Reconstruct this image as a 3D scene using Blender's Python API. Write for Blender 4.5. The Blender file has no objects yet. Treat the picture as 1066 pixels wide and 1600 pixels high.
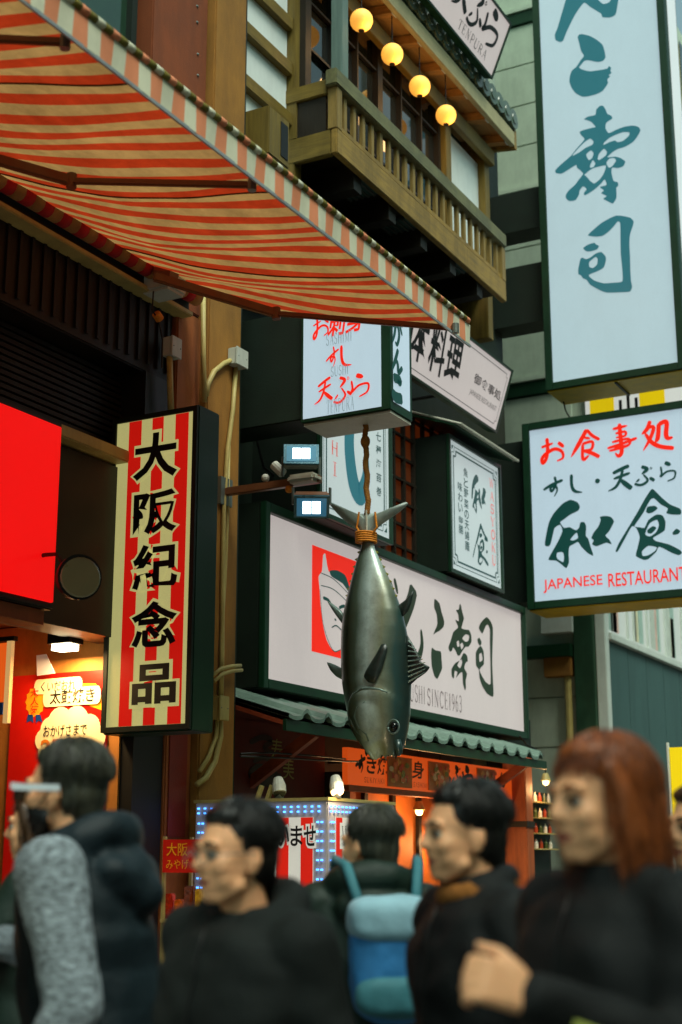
import bpy, bmesh, math, random
import numpy as np
from mathutils import Vector, noise

random.seed(7)
SC = bpy.context.scene
COL = SC.collection
R = math.radians

# ---------------------------------------------------------------- camera
FPX = 2222.0                       # focal length in photo pixels (1066 x 1600)
HEAD, PITCH = R(28.4), R(13.66)
CAM = np.array([0.0, 0.0, 1.42])
FW = np.array([math.cos(PITCH)*math.cos(HEAD), math.cos(PITCH)*math.sin(HEAD), math.sin(PITCH)])
RT = np.array([math.sin(HEAD), -math.cos(HEAD), 0.0])
UP = np.cross(RT, FW)
cd = bpy.data.cameras.new('camera')
cam = bpy.data.objects.new('camera', cd); COL.objects.link(cam)
cam.location = CAM
cam.rotation_euler = (R(90)+PITCH, 0, HEAD-R(90))
cd.sensor_fit = 'VERTICAL'; cd.sensor_height = 36.0; cd.sensor_width = 24.0
cd.lens = FPX/1600*36.0
cd.clip_start = 0.05; cd.clip_end = 2000
cd.dof.use_dof = True; cd.dof.focus_distance = 9.6; cd.dof.aperture_fstop = 2.0
SC.camera = cam

# ---------------------------------------------------------------- sky, sun, exposure
w = bpy.data.worlds.new('World'); SC.world = w; w.use_nodes = True
nt = w.node_tree
bg = nt.nodes['Background']
sky = nt.nodes.new('ShaderNodeTexSky'); sky.sky_type = 'NISHITA'; sky.sun_disc = False
SUN_EL, SUN_AZ = R(58), R(215)      # azimuth of the sun measured from +Y clockwise
sky.sun_elevation = SUN_EL; sky.sun_rotation = SUN_AZ
sky.air_density = 1.2; sky.dust_density = 5.0; sky.ozone_density = 1.0
hs = nt.nodes.new('ShaderNodeHueSaturation'); hs.inputs['Saturation'].default_value = 0.55
mx = nt.nodes.new('ShaderNodeMix'); mx.data_type = 'RGBA'; mx.blend_type = 'MULTIPLY'
mx.inputs[0].default_value = 1.0; mx.inputs[7].default_value = (0.70, 1.0, 0.88, 1)
nt.links.new(sky.outputs[0], hs.inputs['Color']); nt.links.new(hs.outputs[0], mx.inputs[6])
nt.links.new(mx.outputs[2], bg.inputs[0]); bg.inputs[1].default_value = 0.15
sl = bpy.data.lights.new('sun', 'SUN'); sl.energy = 2.1; sl.angle = R(25); sl.color = (1.0, 0.95, 0.84)
so = bpy.data.objects.new('sun', sl); COL.objects.link(so)
sdir = Vector((math.sin(SUN_AZ)*math.cos(SUN_EL), math.cos(SUN_AZ)*math.cos(SUN_EL), math.sin(SUN_EL)))
so.rotation_euler = sdir.to_track_quat('Z', 'Y').to_euler(); so.location = (0, 0, 30)
SC.view_settings.view_transform = 'Standard'; SC.view_settings.look = 'None'
SC.view_settings.gamma = 1.0; SC.view_settings.exposure = 0.15; SC.view_settings.use_curve_mapping = False
SC.cycles.use_denoising = True
SC.cycles.max_bounces = 6; SC.cycles.diffuse_bounces = 3; SC.cycles.glossy_bounces = 3
SC.cycles.transmission_bounces = 4; SC.cycles.transparent_max_bounces = 6
SC.cycles.sample_clamp_indirect = 4.0

# ---------------------------------------------------------------- pixel -> place
def ray(x, y): return FW*FPX + RT*(x-533) + UP*(800-y)
def onplane(x, y, ax, v):
    d = ray(x, y); t = (v-CAM[ax])/d[ax]; return CAM + d*t
def PX(x, y, v): return onplane(x, y, 0, v)
def PY(x, y, v): return onplane(x, y, 1, v)
def PZ(x, y, v): return onplane(x, y, 2, v)
def hit(x, y, O, N):
    d = ray(x, y); t = np.dot(np.array(O)-CAM, N)/np.dot(d, N); return CAM + d*t

# ---------------------------------------------------------------- materials
MATS = {}
def srgb(r, g, b):
    f = lambda c: (c/255/12.92) if c/255 <= 0.04045 else ((c/255+0.055)/1.055)**2.4
    return (f(r), f(g), f(b))
def M(name, col, rough=0.6, metal=0.0, var=0.18, scale=5.0, bump=0.15, bscale=70.0, emit=None, es=0.0,
      stretch=(1, 1, 1), spec=0.4, sss=0.0, translucent=0.0, coat=0.0, dirt=0.0):
    if name in MATS: return MATS[name]
    m = bpy.data.materials.new(name); m.use_nodes = True
    t = m.node_tree; N = t.nodes; L = t.links
    p = N['Principled BSDF']
    tc = N.new('ShaderNodeTexCoord'); mp = N.new('ShaderNodeMapping'); mp.inputs['Scale'].default_value = stretch
    L.new(tc.outputs['Object'], mp.inputs['Vector'])
    n1 = N.new('ShaderNodeTexNoise'); n1.inputs['Scale'].default_value = scale; n1.inputs['Detail'].default_value = 6
    n1.inputs['Roughness'].default_value = 0.65
    L.new(mp.outputs[0], n1.inputs['Vector'])
    cr = N.new('ShaderNodeValToRGB'); e = cr.color_ramp.elements
    e[0].position = 0.28; e[1].position = 0.72
    e[0].color = (*[c*(1-var) for c in col], 1); e[1].color = (*[min(1, c*(1+var)) for c in col], 1)
    L.new(n1.outputs[0], cr.inputs[0])
    out = cr.outputs[0]
    if dirt > 0:
        n3 = N.new('ShaderNodeTexNoise'); n3.inputs['Scale'].default_value = 1.7; n3.inputs['Detail'].default_value = 9
        n3.inputs['Roughness'].default_value = 0.75
        mp3 = N.new('ShaderNodeMapping'); mp3.inputs['Scale'].default_value = (2.2, 2.2, 0.5)
        L.new(tc.outputs['Object'], mp3.inputs['Vector']); L.new(mp3.outputs[0], n3.inputs['Vector'])
        c3 = N.new('ShaderNodeValToRGB'); c3.color_ramp.elements[0].position = 0.42; c3.color_ramp.elements[1].position = 0.68
        L.new(n3.outputs[0], c3.inputs[0])
        mu = N.new('ShaderNodeMath'); mu.operation = 'MULTIPLY'; mu.inputs[1].default_value = dirt
        L.new(c3.outputs[0], mu.inputs[0])
        mi = N.new('ShaderNodeMix'); mi.data_type = 'RGBA'
        mi.inputs[7].default_value = (*[c*0.35 for c in col], 1)
        L.new(mu.outputs[0], mi.inputs[0]); L.new(out, mi.inputs[6]); out = mi.outputs[2]
    L.new(out, p.inputs['Base Color'])
    p.inputs['Roughness'].default_value = rough; p.inputs['Metallic'].default_value = metal
    p.inputs['Specular IOR Level'].default_value = spec
    if coat: p.inputs['Coat Weight'].default_value = coat; p.inputs['Coat Roughness'].default_value = 0.15
    if sss: p.inputs['Subsurface Weight'].default_value = sss; p.inputs['Subsurface Radius'].default_value = (0.02, 0.008, 0.004)
    if bump > 0:
        n2 = N.new('ShaderNodeTexNoise'); n2.inputs['Scale'].default_value = bscale; n2.inputs['Detail'].default_value = 4
        L.new(mp.outputs[0], n2.inputs['Vector'])
        b = N.new('ShaderNodeBump'); b.inputs['Strength'].default_value = bump; b.inputs['Distance'].default_value = 0.01
        L.new(n2.outputs[0], b.inputs['Height']); L.new(b.outputs[0], p.inputs['Normal'])
        rr = N.new('ShaderNodeMapRange'); rr.inputs[3].default_value = max(0.03, rough-0.12); rr.inputs[4].default_value = min(1, rough+0.12)
        L.new(n1.outputs[0], rr.inputs[0]); L.new(rr.outputs[0], p.inputs['Roughness'])
    if emit is not None:
        n4 = N.new('ShaderNodeTexNoise'); n4.inputs['Scale'].default_value = 220; n4.inputs['Detail'].default_value = 2
        L.new(tc.outputs['Object'], n4.inputs['Vector'])
        c4 = N.new('ShaderNodeMapRange'); c4.inputs[3].default_value = es*0.72; c4.inputs[4].default_value = es*1.28
        n5 = N.new('ShaderNodeTexNoise'); n5.inputs['Scale'].default_value = 1.6; n5.inputs['Detail'].default_value = 7; n5.inputs['Roughness'].default_value = 0.7
        mp5 = N.new('ShaderNodeMapping'); mp5.inputs['Scale'].default_value = (1.6, 1.6, 0.6); L.new(tc.outputs['Object'], mp5.inputs['Vector']); L.new(mp5.outputs[0], n5.inputs['Vector'])
        mm = N.new('ShaderNodeMath'); mm.operation = 'MULTIPLY_ADD'; mm.inputs[1].default_value = 0.35; L.new(n5.outputs[0], mm.inputs[0])
        ml = N.new('ShaderNodeMath'); ml.operation = 'MULTIPLY'; ml.inputs[1].default_value = 0.65; L.new(n4.outputs[0], ml.inputs[0]); L.new(ml.outputs[0], mm.inputs[2])
        L.new(mm.outputs[0], c4.inputs[0])
        p.inputs['Emission Color'].default_value = (*emit, 1); L.new(c4.outputs[0], p.inputs['Emission Strength'])
    if translucent > 0:
        tr = N.new('ShaderNodeBsdfTranslucent'); L.new(out, tr.inputs[0])
        ms = N.new('ShaderNodeMixShader'); ms.inputs[0].default_value = translucent
        L.new(p.outputs[0], ms.inputs[1]); L.new(tr.outputs[0], ms.inputs[2])
        L.new(ms.outputs[0], N['Material Output'].inputs[0])
    MATS[name] = m
    return m
def wood(name, col, rough=0.55, along=0, var=0.35, dirt=0.45):
    st = [9, 9, 9]; st[along] = 0.9
    return M(name, col, rough, var=var, scale=3.0, bump=0.25, bscale=9, stretch=tuple(st), dirt=dirt)
def lit(name, rgb, es=1.0, base=0.4):
    c = srgb(*rgb)
    return M(name, tuple(x*base for x in c), 0.35, var=0.03, bump=0.02, emit=c, es=es, spec=0.3)

# ---------------------------------------------------------------- mesh builders
class MB:
    def __init__(s): s.v = []; s.f = []; s.m = []
    def raw(s, v, f, mi=0):
        o = len(s.v); s.v += [tuple(map(float, p)) for p in v]
        for q in f: s.f.append(tuple(i+o for i in q)); s.m.append(mi)
        return s
    def box(s, x0, x1, y0, y1, z0, z1, mi=0):
        x0, x1 = min(x0, x1), max(x0, x1); y0, y1 = min(y0, y1), max(y0, y1); z0, z1 = min(z0, z1), max(z0, z1)
        return s.raw([(x0,y0,z0),(x1,y0,z0),(x1,y1,z0),(x0,y1,z0),(x0,y0,z1),(x1,y0,z1),(x1,y1,z1),(x0,y1,z1)],
                     [(0,3,2,1),(4,5,6,7),(0,1,5,4),(1,2,6,5),(2,3,7,6),(3,0,4,7)], mi)
    def obox(s, c, a, b, d, mi=0):     # centre and three half-axis vectors
        c, a, b, d = map(np.array, (c, a, b, d))
        v = [c+i*a+j*b+k*d for k in (-1, 1) for i, j in ((-1,-1),(1,-1),(1,1),(-1,1))]
        return s.raw(v, [(0,3,2,1),(4,5,6,7),(0,1,5,4),(1,2,6,5),(2,3,7,6),(3,0,4,7)], mi)
    def bar(s, p, q, w, h, up=(0, 0, 1), mi=0):
        p, q = np.array(p, float), np.array(q, float); d = q-p; L = np.linalg.norm(d); d /= L
        u = np.array(up, float); sd = np.cross(d, u); sd /= np.linalg.norm(sd); u = np.cross(sd, d)
        return s.obox((p+q)/2, d*L/2, sd*w/2, u*h/2, mi)
    def tube(s, pts, rad, n=10, mi=0, cap=True):
        pts = [np.array(p, float) for p in pts]
        if not hasattr(rad, '__len__'): rad = [rad]*len(pts)
        v = []; f = []; ref = None
        for i, p in enumerate(pts):
            d = pts[min(i+1, len(pts)-1)]-pts[max(i-1, 0)]; d = d/(np.linalg.norm(d)+1e-9)
            if ref is None:
                ref = np.cross(d, (0, 0, 1) if abs(d[2]) < 0.9 else (1, 0, 0))
            a = ref-d*np.dot(ref, d); a /= np.linalg.norm(a)+1e-9; ref = a; b = np.cross(d, a)
            for k in range(n):
                t = 2*math.pi*k/n; v.append(p+rad[i]*(a*math.cos(t)+b*math.sin(t)))
        for i in range(len(pts)-1):
            for k in range(n):
                f.append((i*n+k, i*n+(k+1) % n, (i+1)*n+(k+1) % n, (i+1)*n+k))
        if cap:
            f.append(tuple(range(n-1, -1, -1))); o = (len(pts)-1)*n; f.append(tuple(o+k for k in range(n)))
        return s.raw(v, f, mi)
    def prism(s, poly, ext, mi=0):
        poly = [np.array(p, float) for p in poly]; ext = np.array(ext, float); n = len(poly)
        v = poly+[p+ext for p in poly]
        f = [tuple(range(n-1, -1, -1)), tuple(range(n, 2*n))]+[(i, (i+1) % n, n+(i+1) % n, n+i) for i in range(n)]
        return s.raw(v, f, mi)
    def ball(s, c, r, n=12, m=8, mi=0):
        if not hasattr(r, '__len__'): r = (r, r, r)
        v = []; f = []
        for j in range(m+1):
            t = math.pi*j/m
            for k in range(n):
                a = 2*math.pi*k/n
                v.append((c[0]+r[0]*math.sin(t)*math.cos(a), c[1]+r[1]*math.sin(t)*math.sin(a), c[2]+r[2]*math.cos(t)))
        for j in range(m):
            for k in range(n): f.append((j*n+k, (j+1)*n+k, (j+1)*n+(k+1) % n, j*n+(k+1) % n))
        return s.raw(v, f, mi)
    def mesh(s, name, org=(0, 0, 0), mats=(), smooth=False, bevel=0.0):
        me = bpy.data.meshes.new(name)
        me.from_pydata([(a-org[0], b-org[1], c-org[2]) for a, b, c in s.v], [], s.f)
        for m in mats: me.materials.append(m)
        if len(mats) > 1: me.polygons.foreach_set('material_index', s.m)
        bm = bmesh.new(); bm.from_mesh(me)
        if bevel > 0:
            bmesh.ops.bevel(bm, geom=bm.edges[:], offset=bevel, segments=2, affect='EDGES', clamp_overlap=True)
        bmesh.ops.recalc_face_normals(bm, faces=bm.faces[:])
        bm.to_mesh(me); bm.free()
        if smooth:
            me.polygons.foreach_set('use_smooth', [True]*len(me.polygons))
        me.update()
        return me
class Thing:
    def __init__(s, name, label, cat, org, group=None, kind=None):
        s.org = tuple(map(float, org)); s.e = bpy.data.objects.new(name, None); COL.objects.link(s.e)
        s.e.location = s.org; s.e.empty_display_size = 0.1
        s.e['label'] = label; s.e['category'] = cat
        if group: s.e['group'] = group
        if kind: s.e['kind'] = kind
    def part(s, name, mb, mat, parent=None, smooth=False, bevel=0.0, label=None, kind=None):
        mats = mat if isinstance(mat, (list, tuple)) else [mat]
        if isinstance(mb, Ink):
            for g in mb.groups: o = s.part(name, g, mat, parent)
            return o
        me = mb if isinstance(mb, bpy.types.Mesh) else mb.mesh(name, s.org, mats, smooth, bevel)
        o = bpy.data.objects.new(name, me); COL.objects.link(o); o.parent = parent or s.e
        if label: o['label'] = label
        if kind: o['kind'] = kind
        return o
    def copypart(s, name, me, loc, parent=None, rot=None, scale=None):
        o = bpy.data.objects.new(name, me); COL.objects.link(o); o.parent = parent or s.e
        o.location = [loc[i]-s.org[i] for i in range(3)]
        if rot: o.rotation_euler = rot
        if scale: o.scale = scale
        return o
def single(name, mb, mat, label=None, cat=None, group=None, kind=None, smooth=False, bevel=0.0):
    mats = mat if isinstance(mat, (list, tuple)) else [mat]
    v = np.array(mb.v); org = (v[:, 0].mean(), v[:, 1].mean(), v[:, 2].min())
    o = bpy.data.objects.new(name, mb.mesh(name, org, mats, smooth, bevel)); COL.objects.link(o); o.location = org
    if label: o['label'] = label
    if cat: o['category'] = cat
    if group: o['group'] = group
    if kind: o['kind'] = kind
    return o

# ---------------------------------------------------------------- lettering
class Plane:
    """A flat sign face: origin, right, up, outward normal."""
    def __init__(s, O, U, V):
        s.O = np.array(O, float); s.U = np.array(U, float); s.U /= np.linalg.norm(s.U)
        s.V = np.array(V, float); s.V -= s.U*np.dot(s.V, s.U); s.V /= np.linalg.norm(s.V)
        s.N = np.cross(s.U, s.V)
    def pt(s, u, v, d=0.0): return s.O+s.U*u+s.V*v+s.N*d
    def uv(s, x, y):
        p = hit(x, y, s.O, s.N)-s.O; return (float(np.dot(p, s.U)), float(np.dot(p, s.V)))
def faceX(x, y, z): return Plane((x, y, z), (0, -1, 0), (0, 0, 1))     # faces -X
def faceY(x, y, z): return Plane((x, y, z), (1, 0, 0), (0, 0, 1))      # faces -Y
_tc = {}
def text2d(body, bold=0.0):
    k = (body, bold)
    if k in _tc: return _tc[k]
    c = bpy.data.curves.new('t', 'FONT'); c.body = body; c.offset = bold; c.resolution_u = 3
    o = bpy.data.objects.new('t', c); COL.objects.link(o)
    me = bpy.data.meshes.new_from_object(o.evaluated_get(bpy.context.evaluated_depsgraph_get()))
    v = np.array([tuple(p.co)[:2] for p in me.vertices]); f = [tuple(p.vertices) for p in me.polygons]
    bpy.data.objects.remove(o); bpy.data.curves.remove(c); bpy.data.meshes.remove(me)
    _tc[k] = (v, f)
    return v, f
def fill2d(loops):
    c = bpy.data.curves.new('t', 'CURVE'); c.dimensions = '2D'; c.fill_mode = 'BOTH'
    for lp in loops:
        sp = c.splines.new('POLY'); sp.points.add(len(lp)-1); sp.use_cyclic_u = True
        for i, p in enumerate(lp): sp.points[i].co = (p[0], p[1], 0, 1)
    o = bpy.data.objects.new('t', c); COL.objects.link(o)
    me = bpy.data.meshes.new_from_object(o.evaluated_get(bpy.context.evaluated_depsgraph_get()))
    v = np.array([tuple(p.co)[:2] for p in me.vertices]); f = [tuple(p.vertices) for p in me.polygons]
    bpy.data.objects.remove(o); bpy.data.curves.remove(c); bpy.data.meshes.remove(me)
    return v, f
def smooth_loop(lp, k=3):
    lp = [np.array(p, float) for p in lp]; n = len(lp); out = []
    for i in range(n):
        p0, p1, p2, p3 = lp[i-1], lp[i], lp[(i+1) % n], lp[(i+2) % n]
        for j in range(k):
            t = j/k
            out.append(0.5*((2*p1)+(-p0+p2)*t+(2*p0-5*p1+4*p2-p3)*t*t+(-p0+3*p1-3*p2+p3)*t**3)*0.6+(p1*(1-t)+p2*t)*0.4)
    return out
def ribbon(pts, w0, w1=None, wm=None, sub=6):
    """brush stroke as quads: (verts, faces) in 2-D"""
    pts = [np.array(p, float) for p in pts]; w1 = w0*0.45 if w1 is None else w1; wm = max(w0, w1) if wm is None else wm
    P = []
    ext = [2*pts[0]-pts[1]]+pts+[2*pts[-1]-pts[-2]]
    for i in range(1, len(ext)-2):
        p0, p1, p2, p3 = ext[i-1:i+3]
        for j in range(sub):
            t = j/sub
            P.append(0.5*((2*p1)+(-p0+p2)*t+(2*p0-5*p1+4*p2-p3)*t*t+(-p0+3*p1-3*p2+p3)*t**3))
    P.append(pts[-1]); n = len(P); V = []; F = []
    for i, p in enumerate(P):
        d = P[min(i+1, n-1)]-P[max(i-1, 0)]; d /= np.linalg.norm(d)+1e-9; nn = np.array((-d[1], d[0]))
        t = i/(n-1); w = (w0*(1-t)+w1*t)*(1-math.sin(math.pi*t))+wm*math.sin(math.pi*t)
        if t == 0 or t == 1: w *= 0.6
        V += [p+nn*w/2, p-nn*w/2]
    for i in range(n-1): F.append((2*i, 2*i+1, 2*i+3, 2*i+2))
    return np.array(V), F
class Ink:
    """collects flat print for one plane, every stroke a hair above the last"""
    def __init__(s, plane, d=0.004): s.p = plane; s.d = d; s.groups = []; s.open = False
    @property
    def mb(s):
        m = MB()
        for g in s.groups: m.raw(g.v, g.f)
        return m
    def new(s): s.groups.append(MB()); s.open = True; return s
    def end(s): s.open = False; return s
    def add(s, v, f):
        if not s.open or not s.groups: s.groups.append(MB())
        s.groups[-1].raw([s.p.pt(a, b, s.d) for a, b in v], f); s.d += 0.00025; return s
    def text(s, body, u0, v0, u1, v1, bold=0.0, shear=0.0):
        v, f = text2d(body, bold)
        if not len(v): return s
        a, b = v.min(0), v.max(0); q = (v-a)/(b-a)
        return s.add(np.c_[u0+q[:, 0]*(u1-u0)+shear*(q[:, 1]-0.5)*(v1-v0), v0+q[:, 1]*(v1-v0)], f)
    def fit(s, v, f, u0, v0, u1, v1):
        a, b = v.min(0), v.max(0); q = (v-a)/(b-a)
        return s.add(np.c_[u0+q[:, 0]*(u1-u0), v0+q[:, 1]*(v1-v0)], f)
    def glyph(s, key, u0, v0, u1, v1, k=1.0):
        """a brush glyph from BRUSH (strokes, y down) or POLY (outlines, y down)"""
        if key in POLY:
            L = POLY[key]; al = np.array([p for lp in L for p in lp], float); a, b = al.min(0), al.max(0)
            sm = [[((p[0]-a[0])/(b[0]-a[0])*(u1-u0)+u0, v1-(p[1]-a[1])/(b[1]-a[1])*(v1-v0)) for p in smooth_loop(lp, 2)] for lp in L]
            v, f = fill2d(sm); return s.add(v, f)
        s.new(); L = BRUSH[key]; al = np.array([p for st in L for p in st[0]], float); a, b = al.min(0), al.max(0); b = np.maximum(b, a+1)
        for st in L:
            pts = [((p[0]-a[0])/(b[0]-a[0])*(u1-u0)+u0, v1-(p[1]-a[1])/(b[1]-a[1])*(v1-v0)) for p in st[0]]
            sc = (u1-u0)/(b[0]-a[0])*k
            v, f = ribbon(pts, st[1]*sc, None if len(st) < 3 else st[2]*sc); s.add(v, f)
        return s.end()
    def trace(s, loops, ox, oy, sc, k=3):
        """outlines read off an enlarged crop of the photograph, laid on the sign's plane"""
        v, f = fill2d([[s.p.uv(ox+p[0]/sc, oy+p[1]/sc) for p in smooth_loop(lp, k)] for lp in loops]); return s.add(v, f)
    def strokes(s, L, ox, oy, sc):
        s.new()
        for st in L:
            pts = [s.p.uv(ox+p[0]/sc, oy+p[1]/sc) for p in st[0]]
            a = s.p.uv(ox, oy); b = s.p.uv(ox+100/sc, oy); g = math.hypot(b[0]-a[0], b[1]-a[1])/100
            v, f = ribbon(pts, st[1]*g, None if len(st) < 3 else st[2]*g); s.add(v, f)
        return s.end()
    def rect(s, u0, v0, u1, v1): return s.add(np.array([(u0,v0),(u1,v0),(u1,v1),(u0,v1)]), [(0,1,2,3)])
    def disc(s, u, v, r, n=20, ry=None):
        ry = ry or r
        return s.add(np.array([(u+r*math.cos(2*math.pi*i/n), v+ry*math.sin(2*math.pi*i/n)) for i in range(n)]), [tuple(range(n))])
    def border(s, u0, v0, u1, v1, t, notch=0.0):
        for a in ((u0+notch, v0, u1-notch, v0+t), (u0+notch, v1-t, u1-notch, v1), (u0, v0+notch, u0+t, v1-notch), (u1-t, v0+notch, u1, v1-notch)): s.rect(*a)
        if notch:
            for cu, cv, a, b in ((u0, v0, 1, 1), (u1, v0, -1, 1), (u0, v1, 1, -1), (u1, v1, -1, -1)):
                v, f = ribbon([(cu+a*notch, cv), (cu+a*notch*0.85, cv+b*notch*0.85), (cu, cv+b*notch)], t, t); s.add(v, f)
        return s
def arc(cx, cy, rx, ry, a0, a1, n=9):
    return [(cx+rx*math.cos(R(a0+(a1-a0)*i/(n-1))), cy+ry*math.sin(R(a0+(a1-a0)*i/(n-1)))) for i in range(n)]
# roman capitals with thick and thin strokes and serifs, in a 1 x 1 box (y up)
TK, TN, SF = 0.15, 0.06, 0.05
def _s(x, y, w=0.26): return ([(x-w/2, y), (x+w/2, y)], SF)
SERIF = {
 'I': (0.45, [([(.5,0),(.5,1)], TK), _s(.5,.02,.5), _s(.5,.98,.5)]),
 'H': (1.0, [([(.2,0),(.2,1)], TK), ([(.8,0),(.8,1)], TK), ([(.2,.52),(.8,.52)], TN), _s(.2,.02), _s(.2,.98), _s(.8,.02), _s(.8,.98)]),
 'S': (0.75, [(arc(.5,.74,.32,.24,20,250)+arc(.5,.27,.34,.25,90,-160)[1:], TK*.8), ([(.82,.98),(.82,.76)], TN), ([(.14,.02),(.14,.26)], TN)]),
 'U': (1.0, [([(.2,1),(.2,.35)]+arc(.5,.32,.3,.3,180,300)[1:], TK), ([(.8,1),(.8,.35),(.72,.12),(.55,.02)], TN), _s(.2,.98,.34), _s(.8,.98,.3)]),
 'C': (0.9, [(arc(.55,.5,.42,.48,40,320,13), TK*.8), ([(.88,.98),(.88,.72)], TN)]),
 'G': (1.0, [(arc(.55,.5,.42,.48,40,320,13), TK*.8), ([(.88,.98),(.88,.72)], TN), ([(.85,.42),(.85,.05)], TK), _s(.82,.42,.3)]),
 'E': (0.8, [([(.25,0),(.25,1)], TK), ([(.1,.98),(.85,.98)], TN), ([(.1,.02),(.88,.02)], TN), ([(.25,.52),(.65,.52)], TN), ([(.85,.98),(.85,.78)], TN), ([(.88,.02),(.88,.25)], TN), ([(.65,.64),(.65,.4)], TN)]),
 'L': (0.8, [([(.25,0),(.25,1)], TK), ([(.1,.02),(.88,.02)], TN), ([(.88,.02),(.88,.28)], TN), _s(.25,.98,.34)]),
 'N': (1.0, [([(.2,0),(.2,1)], TN), ([(.2,1),(.8,0)], TK), ([(.8,0),(.8,1)], TN), _s(.2,.02), _s(.18,.98), _s(.8,.98)]),
 'M': (1.2, [([(.15,0),(.15,1)], TN), ([(.15,1),(.5,.05)], TK*.8), ([(.5,.05),(.85,1)], TN), ([(.85,1),(.85,0)], TK*.8), _s(.15,.02,.2), _s(.85,.02,.22), _s(.13,.98,.2), _s(.87,.98,.2)]),
 'W': (1.3, [([(.08,1),(.3,0)], TK*.75), ([(.3,0),(.5,.95)], TN), ([(.5,.95),(.7,0)], TK*.75), ([(.7,0),(.92,1)], TN), _s(.08,.98,.2), _s(.5,.98,.2), _s(.92,.98,.2)]),
 'O': (1.0, [(arc(.5,.5,.4,.48,90,270,11), TK*.9), (arc(.5,.5,.4,.48,90,-90,11), TK*.9)]),
 'A': (1.0, [([(.5,1),(.15,0)], TN), ([(.5,1),(.85,0)], TK), ([(.28,.35),(.72,.35)], TN), _s(.15,.02), _s(.85,.02)]),
 'T': (0.9, [([(.5,0),(.5,1)], TK), ([(.08,.97),(.92,.97)], TN), ([(.08,.97),(.08,.76)], TN), ([(.92,.97),(.92,.76)], TN), _s(.5,.02,.4)]),
 'P': (0.85, [([(.25,0),(.25,1)], TK), ([(.1,.98),(.5,.98)]+arc(.55,.73,.3,.25,90,-90)+[(.25,.48)], TN*1.5), _s(.25,.02,.36)]),
 'R': (0.95, [([(.22,0),(.22,1)], TK), ([(.1,.98),(.48,.98)]+arc(.5,.75,.28,.23,90,-90)+[(.22,.52)], TN*1.5), ([(.5,.52),(.88,.0)], TK), _s(.22,.02,.32)]),
 'K': (1.0, [([(.22,0),(.22,1)], TK), ([(.82,1),(.25,.42)], TN), ([(.42,.58),(.85,0)], TK), _s(.22,.02,.3), _s(.22,.98,.3), _s(.82,.98), _s(.87,.02)]),
 'Y': (1.0, [([(.1,1),(.5,.45)], TK), ([(.9,1),(.5,.45)], TN), ([(.5,.45),(.5,0)], TK), _s(.1,.98), _s(.9,.98), _s(.5,.02,.36)]),
 '1': (0.5, [([(.5,0),(.5,1)], TK), ([(.25,.85),(.5,1)], TN), _s(.5,.02,.5)]),
 '9': (0.7, [(arc(.5,.7,.32,.28,0,360,13), TK*.7), ([(.82,.7),(.75,.3),(.35,.0)], TK*.8)]),
 '6': (0.7, [(arc(.5,.3,.32,.28,0,360,13), TK*.7), ([(.18,.3),(.25,.7),(.65,1)], TK*.8)]),
 '3': (0.7, [(arc(.45,.76,.3,.23,150,-90)+arc(.45,.28,.35,.27,90,-150)[1:], TK*.75)]),
 '!': (0.4, [([(.5,1),(.5,.35)], TK, TN), ([(.5,.1),(.5,0)], TK)]),
}
def serif(ink, word, u0, v0, u1, v1, k=1.0):
    tot = sum(0.5 if c == ' ' else SERIF[c][0] for c in word)+0.12*(len(word)-1); sc = (u1-u0)/tot; x = u0; h = v1-v0
    for c in word:
        if c == ' ': x += 0.62*sc; continue
        w, L = SERIF[c]; ink.new()
        for st in L:
            pts = [(x+p[0]*w*sc, v0+p[1]*h) for p in st[0]]
            ww = st[1]*min(sc, h)*k
            v, f = ribbon(pts, ww, ww if len(st) < 3 else st[2]*min(sc, h), sub=3); ink.add(v, f)
        x += (w+0.12)*sc; ink.end()
    return ink
# ---------------------------------------------------------------- brush lettering, outlines and strokes (y down)
N_BIG = [[(330,-250),(250,-80),(200,80),(165,200),(145,250),(150,290),(180,305),(205,295),(235,220),(290,110),(330,50),(360,20),(400,50),(440,75),(480,100),(490,125),(540,128),(575,115),(590,90),(605,0),(620,-60),(580,-50),(540,15),(500,30),(480,20),(450,-10),(420,-40),(380,-30),(400,-150),(420,-250),(380,-290)]]
KO_BIG = [[(310,270),(320,252),(345,248),(400,262),(450,290),(490,325),(505,370),(512,415),(495,440),(460,450),(425,445),(405,440),(375,437),(355,445),(335,470),(320,490),(345,505),(400,517),(470,508),(525,497),(535,480),(552,490),(548,515),(555,530),(535,545),(545,555),(525,575),(530,600),(520,620),(490,660),(440,685),(380,700),(340,700),(295,675),(265,635),(250,590),(255,545),(270,510),(300,485),(330,440),(355,405),(335,370),(325,330),(318,300)]]
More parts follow.
